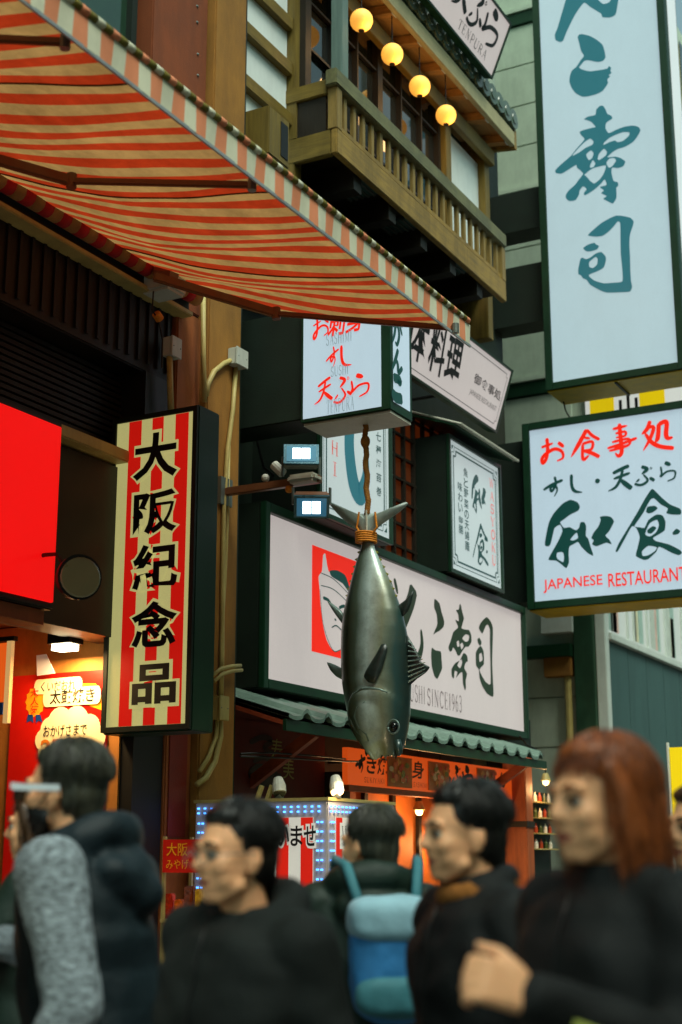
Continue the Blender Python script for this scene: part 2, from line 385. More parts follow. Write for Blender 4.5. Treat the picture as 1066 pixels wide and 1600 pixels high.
SU_BIG = [[(355,865),(385,845),(420,838),(440,830),(445,795),(470,768),(495,768),(515,800),(525,825),(555,840),(560,860),(530,880),(515,895),(512,930),(535,965),(590,940),(650,918),(710,910),(750,920),(765,945),(745,985),(710,1030),(650,1065),(600,1080),(560,1105),(525,1140),(580,1135),(620,1145),(655,1170),(640,1205),(600,1218),(560,1215),(555,1250),(570,1310),(600,1320),(605,1345),(590,1360),(592,1400),(590,1437),(565,1475),(530,1460),(495,1440),(520,1420),(480,1400),(500,1380),(470,1355),(520,1340),(505,1300),(480,1330),(430,1375),(365,1415),(355,1400),(375,1370),(350,1350),(325,1380),(320,1410),(295,1450),(250,1457),(225,1435),(225,1410),(250,1375),(290,1340),(320,1300),(350,1260),(330,1235),(305,1215),(300,1195),(250,1225),(195,1258),(155,1255),(148,1235),(180,1200),(260,1130),(300,1080),(360,1010),(335,980),(325,955),(360,940),(420,925),(440,920),(410,885),(375,870)],
 [(540,1000),(590,975),(640,958),(685,960),(680,985),(640,1020),(600,1030),(580,1018),(540,1030),(500,1050),(500,1035)],
 [(270,1130),(310,1080),(360,1030),(400,1005),(425,1025),(415,1050),(370,1070),(320,1105)],
 [(372,1120),(405,1090),(425,1110),(415,1145),(390,1160)], [(455,1150),(465,1115),(500,1078),(522,1100),(515,1125),(490,1145),(465,1160)],
 [(400,1200),(420,1160),(438,1185),(425,1210),(402,1215)], [(518,1180),(540,1150),(575,1145),(588,1165),(560,1205),(535,1215)],
 [(360,1265),(420,1220),(510,1198),(512,1220),(495,1265),(470,1300),(430,1330),(400,1310),(375,1280)]]
SHI_BIG = [[(x, y+1437) for x, y in lp] for lp in [
 [(385,265),(420,230),(480,180),(540,145),(590,125),(640,128),(690,140),(715,165),(710,200),(690,260),(685,330),(690,430),(692,520),(697,600),(705,640),(690,675),(640,680),(520,683),(460,660),(400,625),(375,590),(350,580),(330,555),(315,550),(315,510),(330,440),(345,430),(370,440),(400,430),(440,400),(480,388),(512,420),(515,450),(500,500),(460,525),(410,545),(390,560),(430,595),(500,615),(580,610),(635,600),(632,500),(622,400),(620,280),(618,180),(600,168),(570,205),(530,245),(490,272),(440,278),(395,272)],
 [(395,460),(440,425),(455,440),(450,480),(420,505),(395,495)], [(350,360),(385,335),(430,322),(445,335),(465,345),(450,370),(400,385),(370,382)]]]
WA = [[(190,955),(188,930),(200,860),(215,800),(245,745),(300,685),(350,660),(395,675),(412,705),(400,730),(350,755),(310,785),(285,805),(310,840),(345,835),(385,855),(405,840),(415,805),(440,803),(452,830),(450,890),(465,910),(480,960),(498,1018),(460,1000),(420,960),(400,930),(370,945),(345,960),(340,1000),(342,1060),(325,1098),(300,1080),(260,1050),(210,1045),(230,1000),(270,930),(300,860),(285,820),(250,840),(240,880),(225,940),(212,958)],
 [(265,1000),(300,995),(310,1020),(305,1060),(265,1035)], [(350,915),(390,870),(400,905),(370,920)],
 [(540,770),(575,763),(610,770),(630,800),(600,860),(575,890),(600,915),(615,945),(580,935),(520,958),(490,945),(500,920),(485,905),(500,870),(530,830),(545,790)]]
SHOKU = [[(640,990),(660,940),(720,840),(780,740),(830,650),(870,592),(890,600),(940,650),(990,690),(1050,715),(1062,735),(1055,755),(1000,755),(965,745),(975,715),(930,690),(885,650),(860,665),(820,740),(800,770),(760,830),(790,835),(825,840),(850,790),(900,755),(940,760),(960,800),(955,855),(920,880),(880,905),(900,925),(980,945),(1050,980),(1066,1000),(1045,1015),(1000,1000),(920,960),(900,995),(850,1040),(820,1045),(770,1020),(780,970),(795,900),(775,845),(745,830),(700,910),(655,990)],
 [(830,880),(858,812),(905,788),(918,822),(900,868),(860,895)], [(845,852),(880,828),(902,842),(870,876),(845,872)], [(810,990),(850,955),(905,965),(890,990),(850,1015),(815,1020)],
 [(835,735),(845,705),(890,698),(910,715),(880,740),(850,748)], [(1005,870),(1030,845),(1055,860),(1040,880),(1010,885)]]
POLY = {'寿': SU_BIG, '司': SHI_BIG, 'こ': KO_BIG, 'ん': [[(p[0], p[1]) for p in N_BIG[0]]], '和': WA, '食': SHOKU}
BRUSH = {
 'お': [([(165,325),(200,312),(240,298)],15), ([(200,265),(205,330),(197,395),(175,425),(170,395),(200,362),(250,335),(295,350),(303,390),(265,412)],20,10), ([(272,292),(310,322)],20,14)],
 '食': [([(455,210),(412,290),(355,388)],24,6), ([(455,210),(490,248),(538,275)],16,20), ([(440,262),(478,268)],14), ([(428,302),(490,288),(486,335),(430,346)],16,12), ([(430,302),(432,400),(472,374)],18,8), ([(436,346),(490,362),(538,386)],14,24)],
 '事': [([(622,208),(715,185)],16), ([(665,172),(672,260),(680,350),(660,380),(638,360)],22,8), ([(640,236),(700,224),(700,250),(642,263)],14,10), ([(618,292),(722,270),(722,310),(622,326)],14,10), ([(588,332),(680,302),(778,264)],14,18), ([(600,348),(724,316)],14)],
 '処': [([(862,155),(842,208),(808,242)],22,6), ([(850,196),(884,198),(862,270),(818,347)],20,6), ([(830,236),(872,292),(930,320),(1015,330)],14,26), ([(918,170),(912,258),(896,294)],24,8), ([(918,176),(966,162),(964,240),(976,266),(1008,260)],24,12)],
 'す': [([(178,598),(230,565),(302,533)],14,18), ([(250,512),(258,560),(232,606),(224,582),(255,574),(266,600),(247,640)],16,5)],
 'し': [([(357,498),(360,570),(380,605),(428,612)],20,5)],
 '天': [([(622,492),(680,462),(727,442)],18,22), ([(628,527),(732,488)],14,18), ([(686,468),(670,530),(640,580),(592,606)],18,5), ([(668,528),(708,562),(744,588)],10,30)],
 'ぷ': [([(806,448),(842,464),(808,496)],22,8), ([(818,498),(846,534),(820,560),(790,566),(762,558)],10,16), ([(858,518),(890,538)],10,20), ([(794,528),(772,548)],12,5), ([(866,450),(874,460),(862,464),(864,450)],4,4)],
 'ら': [([(956,422),(994,438)],24,10), ([(930,448),(936,490),(930,512),(970,480),(1020,478),(1016,520),(972,542)],12,8)],
 'が': [([(0,35),(55,25),(70,60),(50,100),(30,95)],16,8), ([(35,0),(30,50),(5,105)],16,6), ([(75,15),(100,50)],14,8), ([(88,0),(100,18)],9,6)],
 'ん_': [([(60,0),(35,50),(0,110)],18,10), ([(0,110),(35,60),(55,70),(62,105),(100,70)],10,18)],
 'こ_': [([(25,10),(70,5),(60,30)],26,12), ([(15,80),(40,100),(90,90)],18,30)],
}
# ================================================================ MATERIAL SET
asphalt = M('asphalt', (0.045,0.046,0.045), 0.85, bump=0.5, bscale=180, dirt=0.3)
paver = M('paving_stone', (0.16,0.15,0.14), 0.8, bump=0.3, bscale=90, dirt=0.4)
green_dk = M('dark_green_paint', srgb(10,50,28), 0.45, var=0.25, bump=0.05, dirt=0.3)
green_blk = M('black_green_wall', srgb(6,24,11), 0.6, var=0.3, bump=0.1, dirt=0.3)
black = M('black_paint', srgb(14,14,13), 0.5, var=0.2, bump=0.05)
shutter_m = M('shutter_steel', srgb(15,12,11), 0.6, metal=0.1, var=0.3, bump=0.08, dirt=0.4)
brown_m = M('brown_render', srgb(128,62,24), 0.7, var=0.16, scale=3, bump=0.2, bscale=120, dirt=0.5)
brown2_m = M('orange_brown_render', srgb(150,82,34), 0.7, var=0.16, scale=3, bump=0.2, bscale=120, dirt=0.5)
tan_m = M('tan_render', srgb(152,104,38), 0.75, var=0.16, scale=3, bump=0.25, bscale=110, dirt=0.55)
plaster = M('white_plaster', srgb(214,222,220), 0.85, var=0.05, bump=0.12, bscale=60, dirt=0.18)
timber = wood('facade_timber_upright', srgb(112,92,34), along=2)
timber_x = wood('facade_timber_beam', srgb(112,92,34), along=0)
timber_y = wood('facade_timber_cross', srgb(112,92,34), along=1)
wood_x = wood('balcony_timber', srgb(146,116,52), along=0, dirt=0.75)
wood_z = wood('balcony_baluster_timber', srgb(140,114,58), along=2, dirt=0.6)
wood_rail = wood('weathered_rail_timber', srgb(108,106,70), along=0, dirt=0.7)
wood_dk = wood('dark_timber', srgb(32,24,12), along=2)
conduit_m = M('conduit_plastic', srgb(178,160,96), 0.5, var=0.15, bump=0.05, dirt=0.45)
grey_box = M('grey_plastic', srgb(188,190,178), 0.5, var=0.08, bump=0.04, dirt=0.35)
steel = M('grey_steel', srgb(120,126,120), 0.4, metal=0.6, var=0.15, bump=0.05, dirt=0.3)
arm_m = M('arm_brown_enamel', srgb(116,74,46), 0.4, var=0.12, bump=0.04, dirt=0.25)
cloth_red = M('awning_red', srgb(188,56,24), 0.9, var=0.2, scale=5, bump=0.3, bscale=120, translucent=0.5, dirt=0.5)
cloth_cream = M('awning_cream', srgb(186,140,86), 0.9, var=0.2, scale=5, bump=0.3, bscale=120, translucent=0.5, dirt=0.55)
val_w = M('valance_white', srgb(214,212,186), 0.9, var=0.08, bump=0.2, bscale=200, dirt=0.15)
val_s = M('valance_salmon', srgb(226,140,100), 0.9, var=0.08, bump=0.2, bscale=200, dirt=0.15)
roof_t = M('roof_tile', srgb(74,92,76), 0.35, var=0.3, scale=9, bump=0.15, bscale=60, spec=0.6, dirt=0.4)
canopy_t = M('canopy_tile', srgb(104,128,116), 0.32, var=0.25, scale=9, bump=0.15, bscale=60, spec=0.6, dirt=0.3)
siding_m = M('grey_siding', srgb(184,198,178), 0.7, var=0.08, bump=0.08, dirt=0.3)
siding_g = M('slate_panel', srgb(62,92,90), 0.6, var=0.12, bump=0.08, stretch=(3,3,0.4), dirt=0.35)
panel_w = M('pale_panel', srgb(206,214,206), 0.5, var=0.06, bump=0.04, dirt=0.2)
olive_m = M('olive_render', srgb(150,146,104), 0.8, var=0.1, dirt=0.3)
post_g = M('green_post_paint', srgb(40,74,52), 0.5, var=0.25, bump=0.06, dirt=0.5)
yellow_bounce = M('yellow_bounce_soffit', srgb(214,172,24), 0.45, metal=0.2, var=0.2, bump=0.04)  # yellow sign's reflected light put into the colour of the sign undersides
soffit_m = M('pale_soffit', srgb(178,176,160), 0.6, var=0.1, dirt=0.3)
rope_m = M('hemp_rope', srgb(150,98,36), 0.9, var=0.35, scale=40, bump=0.5, bscale=150)
orange_rope = M('orange_cord', srgb(206,126,30), 0.8, var=0.25, scale=40, bump=0.4, bscale=150)
glass_dk = M('dark_glass', (0.012,0.016,0.016), 0.04, var=0.1, bump=0, spec=0.9)
redwall = M('dark_red_wall', srgb(92,28,14), 0.65, var=0.25, bump=0.1, dirt=0.45)
ink_blk = M('black_ink', srgb(10,12,10), 0.5, var=0.1, bump=0)
ink_grey = M('grey_ink', srgb(96,92,90), 0.5, var=0.1, bump=0)

L_blue = lit('lit_face_cool', (182,206,214), 0.62)
L_blue2 = lit('lit_face_cool_white', (190,211,224), 0.64)
L_warm = lit('lit_face_warm_white', (208,198,194), 0.6)
L_white = lit('lit_face_white', (206,220,220), 0.52)
L_red = lit('lit_face_red', (246,14,14), 0.8)
L_vred = lit('lit_stripe_red', (220,26,16), 0.55)
L_vcream = lit('lit_stripe_cream', (214,208,134), 0.5)
I_teal = lit('ink_teal', (48,116,128), 0.55)
I_green = lit('ink_dark_green', (20,68,62), 0.6)
I_red = lit('ink_red', (232,34,14), 0.85)
I_dk = lit('ink_olive_black', (40,58,36), 0.4)
I_slate = lit('ink_slate', (120,140,146), 0.7)
L_led = lit('led_blue', (70,150,255), 4.0)
L_lamp = M('lamp_glow_warm', (0.9,0.6,0.3), 0.4, var=0.02, bump=0, emit=(1.0,0.62,0.22), es=6.0)
L_lamp_w = M('lamp_glow_cool', (0.9,0.9,0.9), 0.4, var=0.02, bump=0, emit=(0.75,0.9,1.0), es=5.0)
L_globe = M('lantern_paper', srgb(250,206,110), 0.6, var=0.08, scale=14, bump=0.05, emit=srgb(255,172,64), es=0.8)
L_yellow = lit('lit_face_yellow', (238,206,16), 0.6)

# ================================================================ GROUND
single('ground', MB().raw([(-400,-400,-0.02),(400,-400,-0.02),(400,400,-0.02),(-400,400,-0.02)], [(0,1,2,3)]), asphalt, kind='structure')
single('street', MB().raw([(-60,-3.6,-0.012),(90,-3.6,-0.012),(90,4.6,-0.012),(-60,4.6,-0.012)], [(0,1,2,3)]), paver, kind='structure')
single('pavement', MB().box(-60,90,4.6,6.0,-0.3,0.0), paver, kind='structure')

# ================================================================ LEFT BUILDING (souvenir shop)
YA = 5.5
A = Thing('shop_building', 'brown souvenir shop building with dark shutter housing and tan corner pillar', 'building', (6.5, 6.4, 0))
A.part('upper_wall', MB().box(-2, 7.30, 5.62, 10.5, 5.2, 15), green_dk)
A.part('shutter_housing', MB().box(-2, 7.72, 5.52, 5.9, 4.62, 5.34), shutter_m, bevel=0.01)
A.part('lintel', MB().box(-2, 7.72, 5.46, 5.9, 3.92, 4.0), conduit_m, bevel=0.008)
hb = A.part('shutter', MB().box(-2, 7.5, 5.74, 5.78, 4.0, 4.62), shutter_m)
sl0 = MB().box(0, 9.5, -0.02, 0.02, -0.014, 0.014).mesh('slat', mats=[shutter_m])
for i in range(14):
    A.copypart('slat', sl0, (-2, 5.72, 4.03+i*0.043), hb)
rib0 = MB().box(-0.012, 0.012, -0.012, 0.0, -0.3, 0.3).mesh('housing_rib', mats=[shutter_m])
for i in range(26): A.copypart('housing_rib', rib0, (4.9+i*0.11, 5.515, 4.98))
A.part('inner_wall', MB().box(7.40, 7.72, 5.50, 10.5, 0, 4.62), black)
A.part('back_wall', MB().box(-2, 7.4, 9.0, 9.2, 0, 4.6), brown_m)
A.part('shop_ceiling', MB().box(-2, 7.4, 5.8, 9.0, 2.95, 3.05), M('shop_ceiling_brown', srgb(120,72,26), 0.7))
A.part('beam', MB().box(-2, 7.4, 5.55, 5.8, 2.78, 3.9), black)
A.part('brown_column', MB().box(7.30, 7.99, 5.47, 9, 5.2, 15), brown_m, bevel=0.01)
A.part('brown_strip', MB().box(7.725, 8.02, 5.48, 9, 0, 5.2), brown2_m, bevel=0.01)
A.part('red_tile_patch', MB().box(7.76, 7.96, 5.47, 5.478, 1.55, 2.26), M('red_tile', srgb(120,36,26), 0.4))
A.part('tan_pillar', MB().box(8.023, 8.46, 5.42, 9, 0, 15), tan_m, bevel=0.012)
wn = A.part('window', MB().box(5.9, 7.2, 5.60, 5.66, 5.7, 9.6), M('window_green_glass', srgb(26,58,40), 0.12, var=0.2, bump=0, spec=0.7), label='green glazed window above the striped awning')
for x in (5.9, 6.55, 7.19): A.part('mullion', MB().box(x-0.03, x+0.03, 5.55, 5.62, 5.7, 9.6), green_blk, wn)
for z in (6.7, 7.9, 9.0): A.part('transom', MB().box(5.9, 7.2, 5.557, 5.617, z-0.03, z+0.03), green_blk, wn)
for px, py in ((308,35),(309,85),(309,118),(308,10)):
    p = PY(px, py, 5.47); A.part('bolt', MB().ball(p, 0.012, 8, 6), steel)

# conduits and junction boxes on the pillar
def conduit(label, pts, r=0.018, y=5.40, mat=conduit_m):
    P = [PY(px, py, y) for px, py in pts]
    return single('conduit', MB().tube(P, r, 8), mat, label, 'pipe', 'conduits on the corner pillar', smooth=True)
conduit('straight thin conduit running down the tan pillar from the awning arm', [(318,445),(318,560),(320,628)])
conduit('curved conduit bending into the grey junction box on the tan pillar', [(322,618),(325,600),(335,580),(350,568),(362,563)], 0.02)
conduit('conduit dropping below the grey junction box past the striped upright sign', [(369,572),(364,640),(356,700),(350,790),(348,900),(347,1020),(346,1095)], 0.017)
conduit('second long conduit along the pillar edge beside the striped upright sign', [(358,690),(356,800),(352,900),(346,1000),(344,1098)], 0.012)
conduit('slack conduit loop bending away at the foot of the tan pillar', [(344,1110),(345,1150),(336,1190),(322,1215),(308,1226)], 0.02)
conduit('conduit hooking below the small cream switch box on the pillar', [(340,1112),(338,1150),(325,1185),(312,1205)], 0.016)
for lab, pts in (('upper of two conduits bending off the pillar beside the white sushi sign', [(333,1055),(345,1045),(362,1041),(376,1040)]), ('lower of two conduits bending off the pillar beside the white sushi sign', [(335,1064),(348,1053),(364,1048),(378,1047)])):
    conduit(lab, pts, 0.014, 5.36)
def jbox(label, px, py, wx, wz, y=5.4, d=0.1, m=grey_box):
    p = PY(px, py, y); t = Thing('junction_box', label, 'junction box', p, 'junction boxes on the pillar')
    t.part('box', MB().box(p[0]-wx/2, p[0]+wx/2, y-d/2, y+d*0.2, p[2]-wz/2, p[2]+wz/2), m, bevel=0.006)
    t.part('lid', MB().box(p[0]-wx/2-0.004, p[0]+wx/2+0.004, y-d/2-0.014, y-d/2-0.001, p[2]-wz/2-0.004, p[2]+wz/2+0.004), m, bevel=0.004)
    for a in (-1, 1): t.part('screw', MB().ball((p[0]+a*wx*0.36, y-d/2-0.014, p[2]), 0.005, 6, 4), steel)
jbox('white junction box on the tan pillar below the awning arm', 368, 561, 0.15, 0.13)
jbox('white junction box above the striped upright sign', 265, 545, 0.11, 0.14, 5.44)
jbox('cream switch box low on the tan pillar', 341, 1107, 0.11, 0.16, 5.39, 0.08, conduit_m)
single('pipe', MB().tube([PY(265,555,5.42), PY(266,600,5.42), PY(267,640,5.42)], 0.022, 8), conduit_m, 'short pipe between white junction box and striped upright sign', 'pipe', smooth=True)
# ================================================================ STRIPED AWNING
XE = 7.78
rl = PY(248, 424, 5.36); YR, ZR = 5.36, rl[2]
fe = PX(727, 510, XE); YF, ZF = fe[1], fe[2]
XS = 1.2
AW = Thing('awning', 'red and cream striped folding awning over the souvenir shop', 'awning', (4.5, YR, ZR))
PER = 0.17
def aw_pt(x, t, dz=0.0):
    sag = 0.10*math.sin(math.pi*t)*(0.7+0.3*math.sin(x*1.3))+0.016*math.sin(x*9+t*4)*t*(1-t)*4+0.022*noise.noise(Vector((x*2.1, t*2.2, 0)))+0.010*noise.noise(Vector((x*6, t*5, 3)))
    return (x, YR+(YF-YR)*t, ZR+(ZF-ZR)*t-sag+dz)
nst = int(round((XE-XS)/(PER/2))); NT = 14
mb = MB()
for i in range(nst):
    x0 = XE-(i+1)*PER/2; x1 = XE-i*PER/2
    k = 4
    for j in range(NT):
        for q in range(k):
            a, b = x0+(x1-x0)*q/k, x0+(x1-x0)*(q+1)/k
            mb.raw([aw_pt(a, j/NT), aw_pt(b, j/NT), aw_pt(b, (j+1)/NT), aw_pt(a, (j+1)/NT)], [(0,1,2,3)], i % 2)
fab = AW.part('striped_fabric', mb, [cloth_cream, cloth_red], smooth=True)
for xs_ in (XE-0.94, XE-2.13, XE-3.32, XE-4.51):
    AW.part('seam', MB().tube([aw_pt(xs_, q/20, -0.004) for q in range(21)], 0.005, 5), M('seam_brown', srgb(92,66,34), 0.9), fab)
vm = MB()
for i in range(nst):
    x0 = XE-(i+1)*PER/2; x1 = XE-i*PER/2
    h = 0.135
    for a, b in ((x0, (x0+x1)/2), ((x0+x1)/2, x1)):
        da, db = 0.008*math.sin(a*17), 0.008*math.sin(b*17)
        vm.raw([(a, YF-0.035, ZF), (b, YF-0.035, ZF), (b, YF-0.03+db, ZF-h), (a, YF-0.03+da, ZF-h)], [(0,1,2,3)], i % 2)
AW.part('valance', vm, [val_w, val_s], label='pale striped front flap of the awning')
AW.part('valance_hem', MB().box(XS, XE, YF-0.036, YF-0.026, ZF-0.146, ZF-0.13), M('hem_grey', srgb(150,158,160), 0.5, metal=0.3), fab)
AW.part('front_bar', MB().box(XS, XE, YF-0.02, YF+0.05, ZF-0.05, ZF+0.02), arm_m, bevel=0.008)
# patterned rope edging on top of the front bar
rp = MB()
for i in range(int((XE-XS)/0.05)):
    x = XS+i*0.05; r = 0.018
    rp.tube([(x, YF-0.035, ZF+0.02), (x+0.05, YF-0.035, ZF+0.02)], r, 8, mi=(i % 4 if i % 4 < 3 else 1))
AW.part('edging', rp, [val_w, M('edging_olive', srgb(110,100,36), 0.9), val_s], smooth=True, kind='stuff')
rt_ = MB()
for i in range(int((XE-XS)/0.085)):
    x = XE-(i+1)*0.085
    rt_.tube([(x, YR, ZR-0.03), (x+0.085, YR, ZR-0.03)], 0.055, 12, mi=i % 2)
AW.part('roller', rt_, [cloth_cream, M('roller_red', srgb(150,20,20), 0.9)], smooth=True)
AW.part('roller_shelf', MB().box(XS, XE, YR+0.03, 5.52, ZR-0.16, ZR-0.125), conduit_m, bevel=0.006)
AW.part('roller_casing', MB().box(XS, XE, YR+0.062, 5.52, ZR-0.12, ZR+0.06), shutter_m, bevel=0.01)
N_aw = np.cross((1, 0, 0), (0, YF-YR, ZF-ZR)); N_aw = N_aw/np.linalg.norm(N_aw)
O_aw = np.array((XE, YR, ZR-0.16)); O_f = np.array((XE, YF, ZF-0.1))
Na2 = np.cross((1, 0, 0), O_f-O_aw); Na2 /= np.linalg.norm(Na2)
def ap(px, py): return hit(px, py, O_aw, Na2)
for k, (a, b, c) in enumerate((((-160,205),(112,283),(394,289)), ((240,432),(432,490),(712,513)), ((-400,-60),(-190,52),(102,66)))):
    s_, e_, f_ = ap(*a), ap(*b), ap(*c)
    ua = AW.part('upper_arm', MB().bar(s_, e_, 0.04, 0.06), arm_m, bevel=0.008)
    AW.part('forearm', MB().bar(e_, f_, 0.028, 0.036), arm_m, bevel=0.008)
    AW.part('elbow', MB().tube([e_+np.array((0,0,0.04)), e_-np.array((0,0,0.04))], 0.028, 10), arm_m, smooth=False)
    AW.part('end_hinge', MB().tube([f_+np.array((0,0,0.03)), f_-np.array((0,0,0.03))], 0.022, 10), steel)
q = PY(262, 440, 5.3)
AW.part('bracket', MB().box(q[0]-0.10, q[0]+0.12, 5.22, 5.46, q[2]-0.09, q[2]+0.05), grey_box, bevel=0.02)
AW.part('gear', MB().tube([q+(-0.12,0,0.02), q+(-0.12,-0.14,-0.02)], 0.05, 12), arm_m)
cr = [PY(*p, 5.3) for p in ((240,455),(238,485),(248,500),(254,530),(253,575))]
AW.part('crank_cord', MB().tube(cr, 0.006, 6), black)
AW.part('crank_ring', MB().tube([PY(244,490,5.3), PY(250,499,5.3)], 0.03, 10), orange_rope)

# ================================================================ RED LIT SIGN (far left)
a, b = PY(95, 668, 5.38), PY(95, 945, 5.38); x1, zt, zb = a[0], a[2], b[2]; x0 = x1-2.2
S = Thing('red_light_box', 'plain glowing red light box sign at the left edge', 'sign', (x1-1, 5.4, zb))
S.part('housing', MB().box(x0, x1+0.03, 5.39, 5.56, zb-0.04, zt+0.04), black, bevel=0.01)
S.part('face_panel', MB().box(x0, x1, 5.37, 5.395, zb, zt), L_red, bevel=0.004)
p = PY(30, 960, 5.45); S.part('underside_tray', MB().box(x0, x1-0.02, 5.42, 5.56, zb-0.13, zb-0.045), brown_m)

# small round floodlight beside it
p = PY(122, 902, 5.05)
Fl = Thing('round_floodlight', 'small round floodlight hanging beside the red light box', 'floodlight', p)
Fl.part('lamp_head', MB().tube([p+np.array((0.05,0.1,0.02)), p+np.array((0.01,0.02,0.0)), p+np.array((-0.02,-0.03,-0.005))], [0.06,0.125,0.13], 22), black, smooth=False)
Fl.part('lens', MB().tube([p+np.array((-0.022,-0.034,-0.005)), p+np.array((-0.026,-0.040,-0.005))], [0.118,0.11], 22), M('lens_olive', srgb(128,122,84), 0.3, var=0.1, bump=0.05, spec=0.8))
Fl.part('yoke', MB().tube([p+np.array((0.02,0.04,0.0)), p+np.array((0.0,0.16,0.15)), p+np.array((0.06,0.3,0.17)), p+np.array((0.12,0.46,0.17))], 0.013, 8), black)

# ================================================================ STRIPED UPRIGHT SIGN
X1 = 7.2
c0, c1 = PX(181, 656, X1), PX(309, 640, X1); y1, y0 = c0[1], c1[1]; zt = (c0[2]+c1[2])/2; zb = PX(181, 1142, X1)[2]
S = Thing('upright_sign', 'tall upright sign with red and cream stripes and five black characters', 'sign', (X1+0.1, (y0+y1)/2, zb))
S.part('housing', MB().box(X1, X1+0.24, y0-0.012, y1+0.012, zb-0.02, zt+0.02), green_dk, bevel=0.008)
fr = 0.022
S.part('frame', MB().box(X1-0.02, X1, y0-0.01, y0+fr, zb-0.01, zt+0.01).box(X1-0.02, X1, y1-fr, y1+0.01, zb-0.01, zt+0.01).box(X1-0.02, X1, y0+fr, y1-fr, zb-0.01, zb+fr).box(X1-0.02, X1, y0+fr, y1-fr, zt-fr, zt+0.01), green_blk)
pl = faceX(X1-0.006, y1, zb)
W = y1-y0; Hh = zt-zb
iu, ou = fr, W-fr
fc = S.part('face_panel', MB().box(X1-0.006, X1-0.001, y0+fr, y1-fr, zb+fr, zt-fr), L_vcream)
def fx(px): return pl.uv(px, 900)[0]
st = Ink(pl, 0.002)
for a, b in ((194,214),(231,249),(268,289)): st.rect(fx(a), fr+0.002, fx(b), Hh-fr-0.002)
S.part('red_stripe', st, L_vred, fc)
i1 = Ink(pl, 0.004); i2 = Ink(pl, 0.009)
for ch, (py0, py1), (q0, q1) in zip('大阪紀念品', ((682,743),(772,830),(854,916),(943,1008),(1040,1098)), ((211,278),(211,277),(210,278),(208,277),(209,276))):
    u0, vv1 = pl.uv(q0, py0); u1, vv0 = pl.uv(q1, py1)
    i1.text(ch, u0-0.022, vv0-0.022, u1+0.022, vv1+0.022, 0.085); i2.text(ch, u0, vv0, u1, vv1, 0.03)
S.part('character_outline', i1, L_vcream, fc)
S.part('lettering', i2, ink_blk, fc)
for z in (zb+0.3, zt-0.3): S.part('bracket', MB().box(X1+0.08, X1+0.16, y1, 5.56, z-0.03, z+0.03), black)

# ================================================================ SHOP RECESS: poster, lamp, paper, second poster
XW = 7.38
a, b = PX(22, 1057, XW), PX(172, 1046, XW)
yP1, yP0, zP = a[1], b[1], (a[2]+b[2])/2
PS = Thing('poster', 'red advertising poster with gold ribbon and white cloud on shop side wall', 'poster', (XW, (yP0+yP1)/2, 1.0))
A.part('side_wall_lining', MB().box(XW+0.003, 7.4, 5.6, 9.0, 0.0, 2.94), M('lining_amber', srgb(176,116,48), 0.7, var=0.2, dirt=0.4))
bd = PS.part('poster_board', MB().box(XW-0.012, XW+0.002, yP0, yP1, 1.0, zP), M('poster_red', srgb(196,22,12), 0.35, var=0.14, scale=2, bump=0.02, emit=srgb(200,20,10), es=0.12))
pl = faceX(XW-0.012, yP1, 1.0)
gold = M('poster_gold', srgb(240,168,30), 0.4, var=0.2, scale=3, bump=0)
creamp = M('poster_cream', srgb(236,226,186), 0.4, var=0.04, bump=0)
bluep = M('poster_blue', srgb(20,66,150), 0.4, var=0.1, bump=0)
def box_px(ink, body, x0, y0, x1, y1, bold=0.0, shear=0):
    u0, v1 = pl.uv(x0, y0); u1, v0 = pl.uv(x1, y1); return ink.text(body, u0, v0, u1, v1, bold, shear)
k = Ink(pl, 0.002)
rb = [pl.uv(*q) for q in ((68,1080),(100,1068),(150,1068),(156,1078),(152,1082),(170,1093),(163,1098),(166,1112),(140,1103),(120,1098),(90,1098),(70,1104))]
v, f = fill2d([rb]); k.add(v, f)
u, vv = pl.uv(56, 1096)
n = 26; k.add(np.array([(u+(0.095 if i % 2 else 0.083)*math.cos(2*math.pi*i/n)*0.92, vv+(0.105 if i % 2 else 0.092)*math.sin(2*math.pi*i/n)) for i in range(n)]), [tuple(range(n))])
PS.part('gold_ribbon', k.mb, gold, bd)
k = Ink(pl, 0.003)
for q in (((44,1117),(52,1117),(53,1130),(48,1126),(42,1129)), ((56,1117),(64,1117),(67,1129),(61,1126),(57,1130))):
    v, f = fill2d([[pl.uv(*r) for r in q]]); k.add(v, f)
PS.part('rosette_tail', k, bluep, bd)
k = Ink(pl, 0.006)
for cx, cy, r in ((80,1140,16),(95,1130,20),(120,1128,20),(140,1138,18),(150,1152,16),(70,1156,14),(100,1150,30),(130,1155,28),(75,1175,14),(110,1180,34),(145,1172,18)):
    u, vv = pl.uv(cx, cy); g = abs(pl.uv(cx+r, cy)[0]-u); k.disc(u, vv, g, 18)
for ch, x0, y0, x1, y1 in (('くいだおれ', 64,1063,121,1080), ('太鼓焼き', 78,1078,150,1099)):
    u0, v1 = pl.uv(x0-3, y0-1); u1, v0 = pl.uv(x1+3, y1+1); k.rect(u0, v0, u1, v1); k.disc(u0, (v0+v1)/2, 0.03, 16, (v1-v0)/2); k.disc(u1, (v0+v1)/2, 0.03, 16, (v1-v0)/2)
PS.part('white_cloud', k.mb, creamp, bd)
k = Ink(pl, 0.010)
box_px(k, 'くいだおれ', 66, 1066, 119, 1078, 0.01); box_px(k, '太鼓焼き', 80, 1079, 149, 1097, 0.02); box_px(k, 'おかげさまで', 70, 1134, 137, 1149, 0.005)
PS.part('lettering', k, ink_blk, bd)
k = Ink(pl, 0.012); box_px(k, '25', 66, 1156, 96, 1180, 0.03); box_px(k, '周年', 98, 1157, 150, 1180, 0.02)
PS.part('gold_number', k, M('poster_bronze', srgb(190,110,30), 0.4, bump=0), bd)
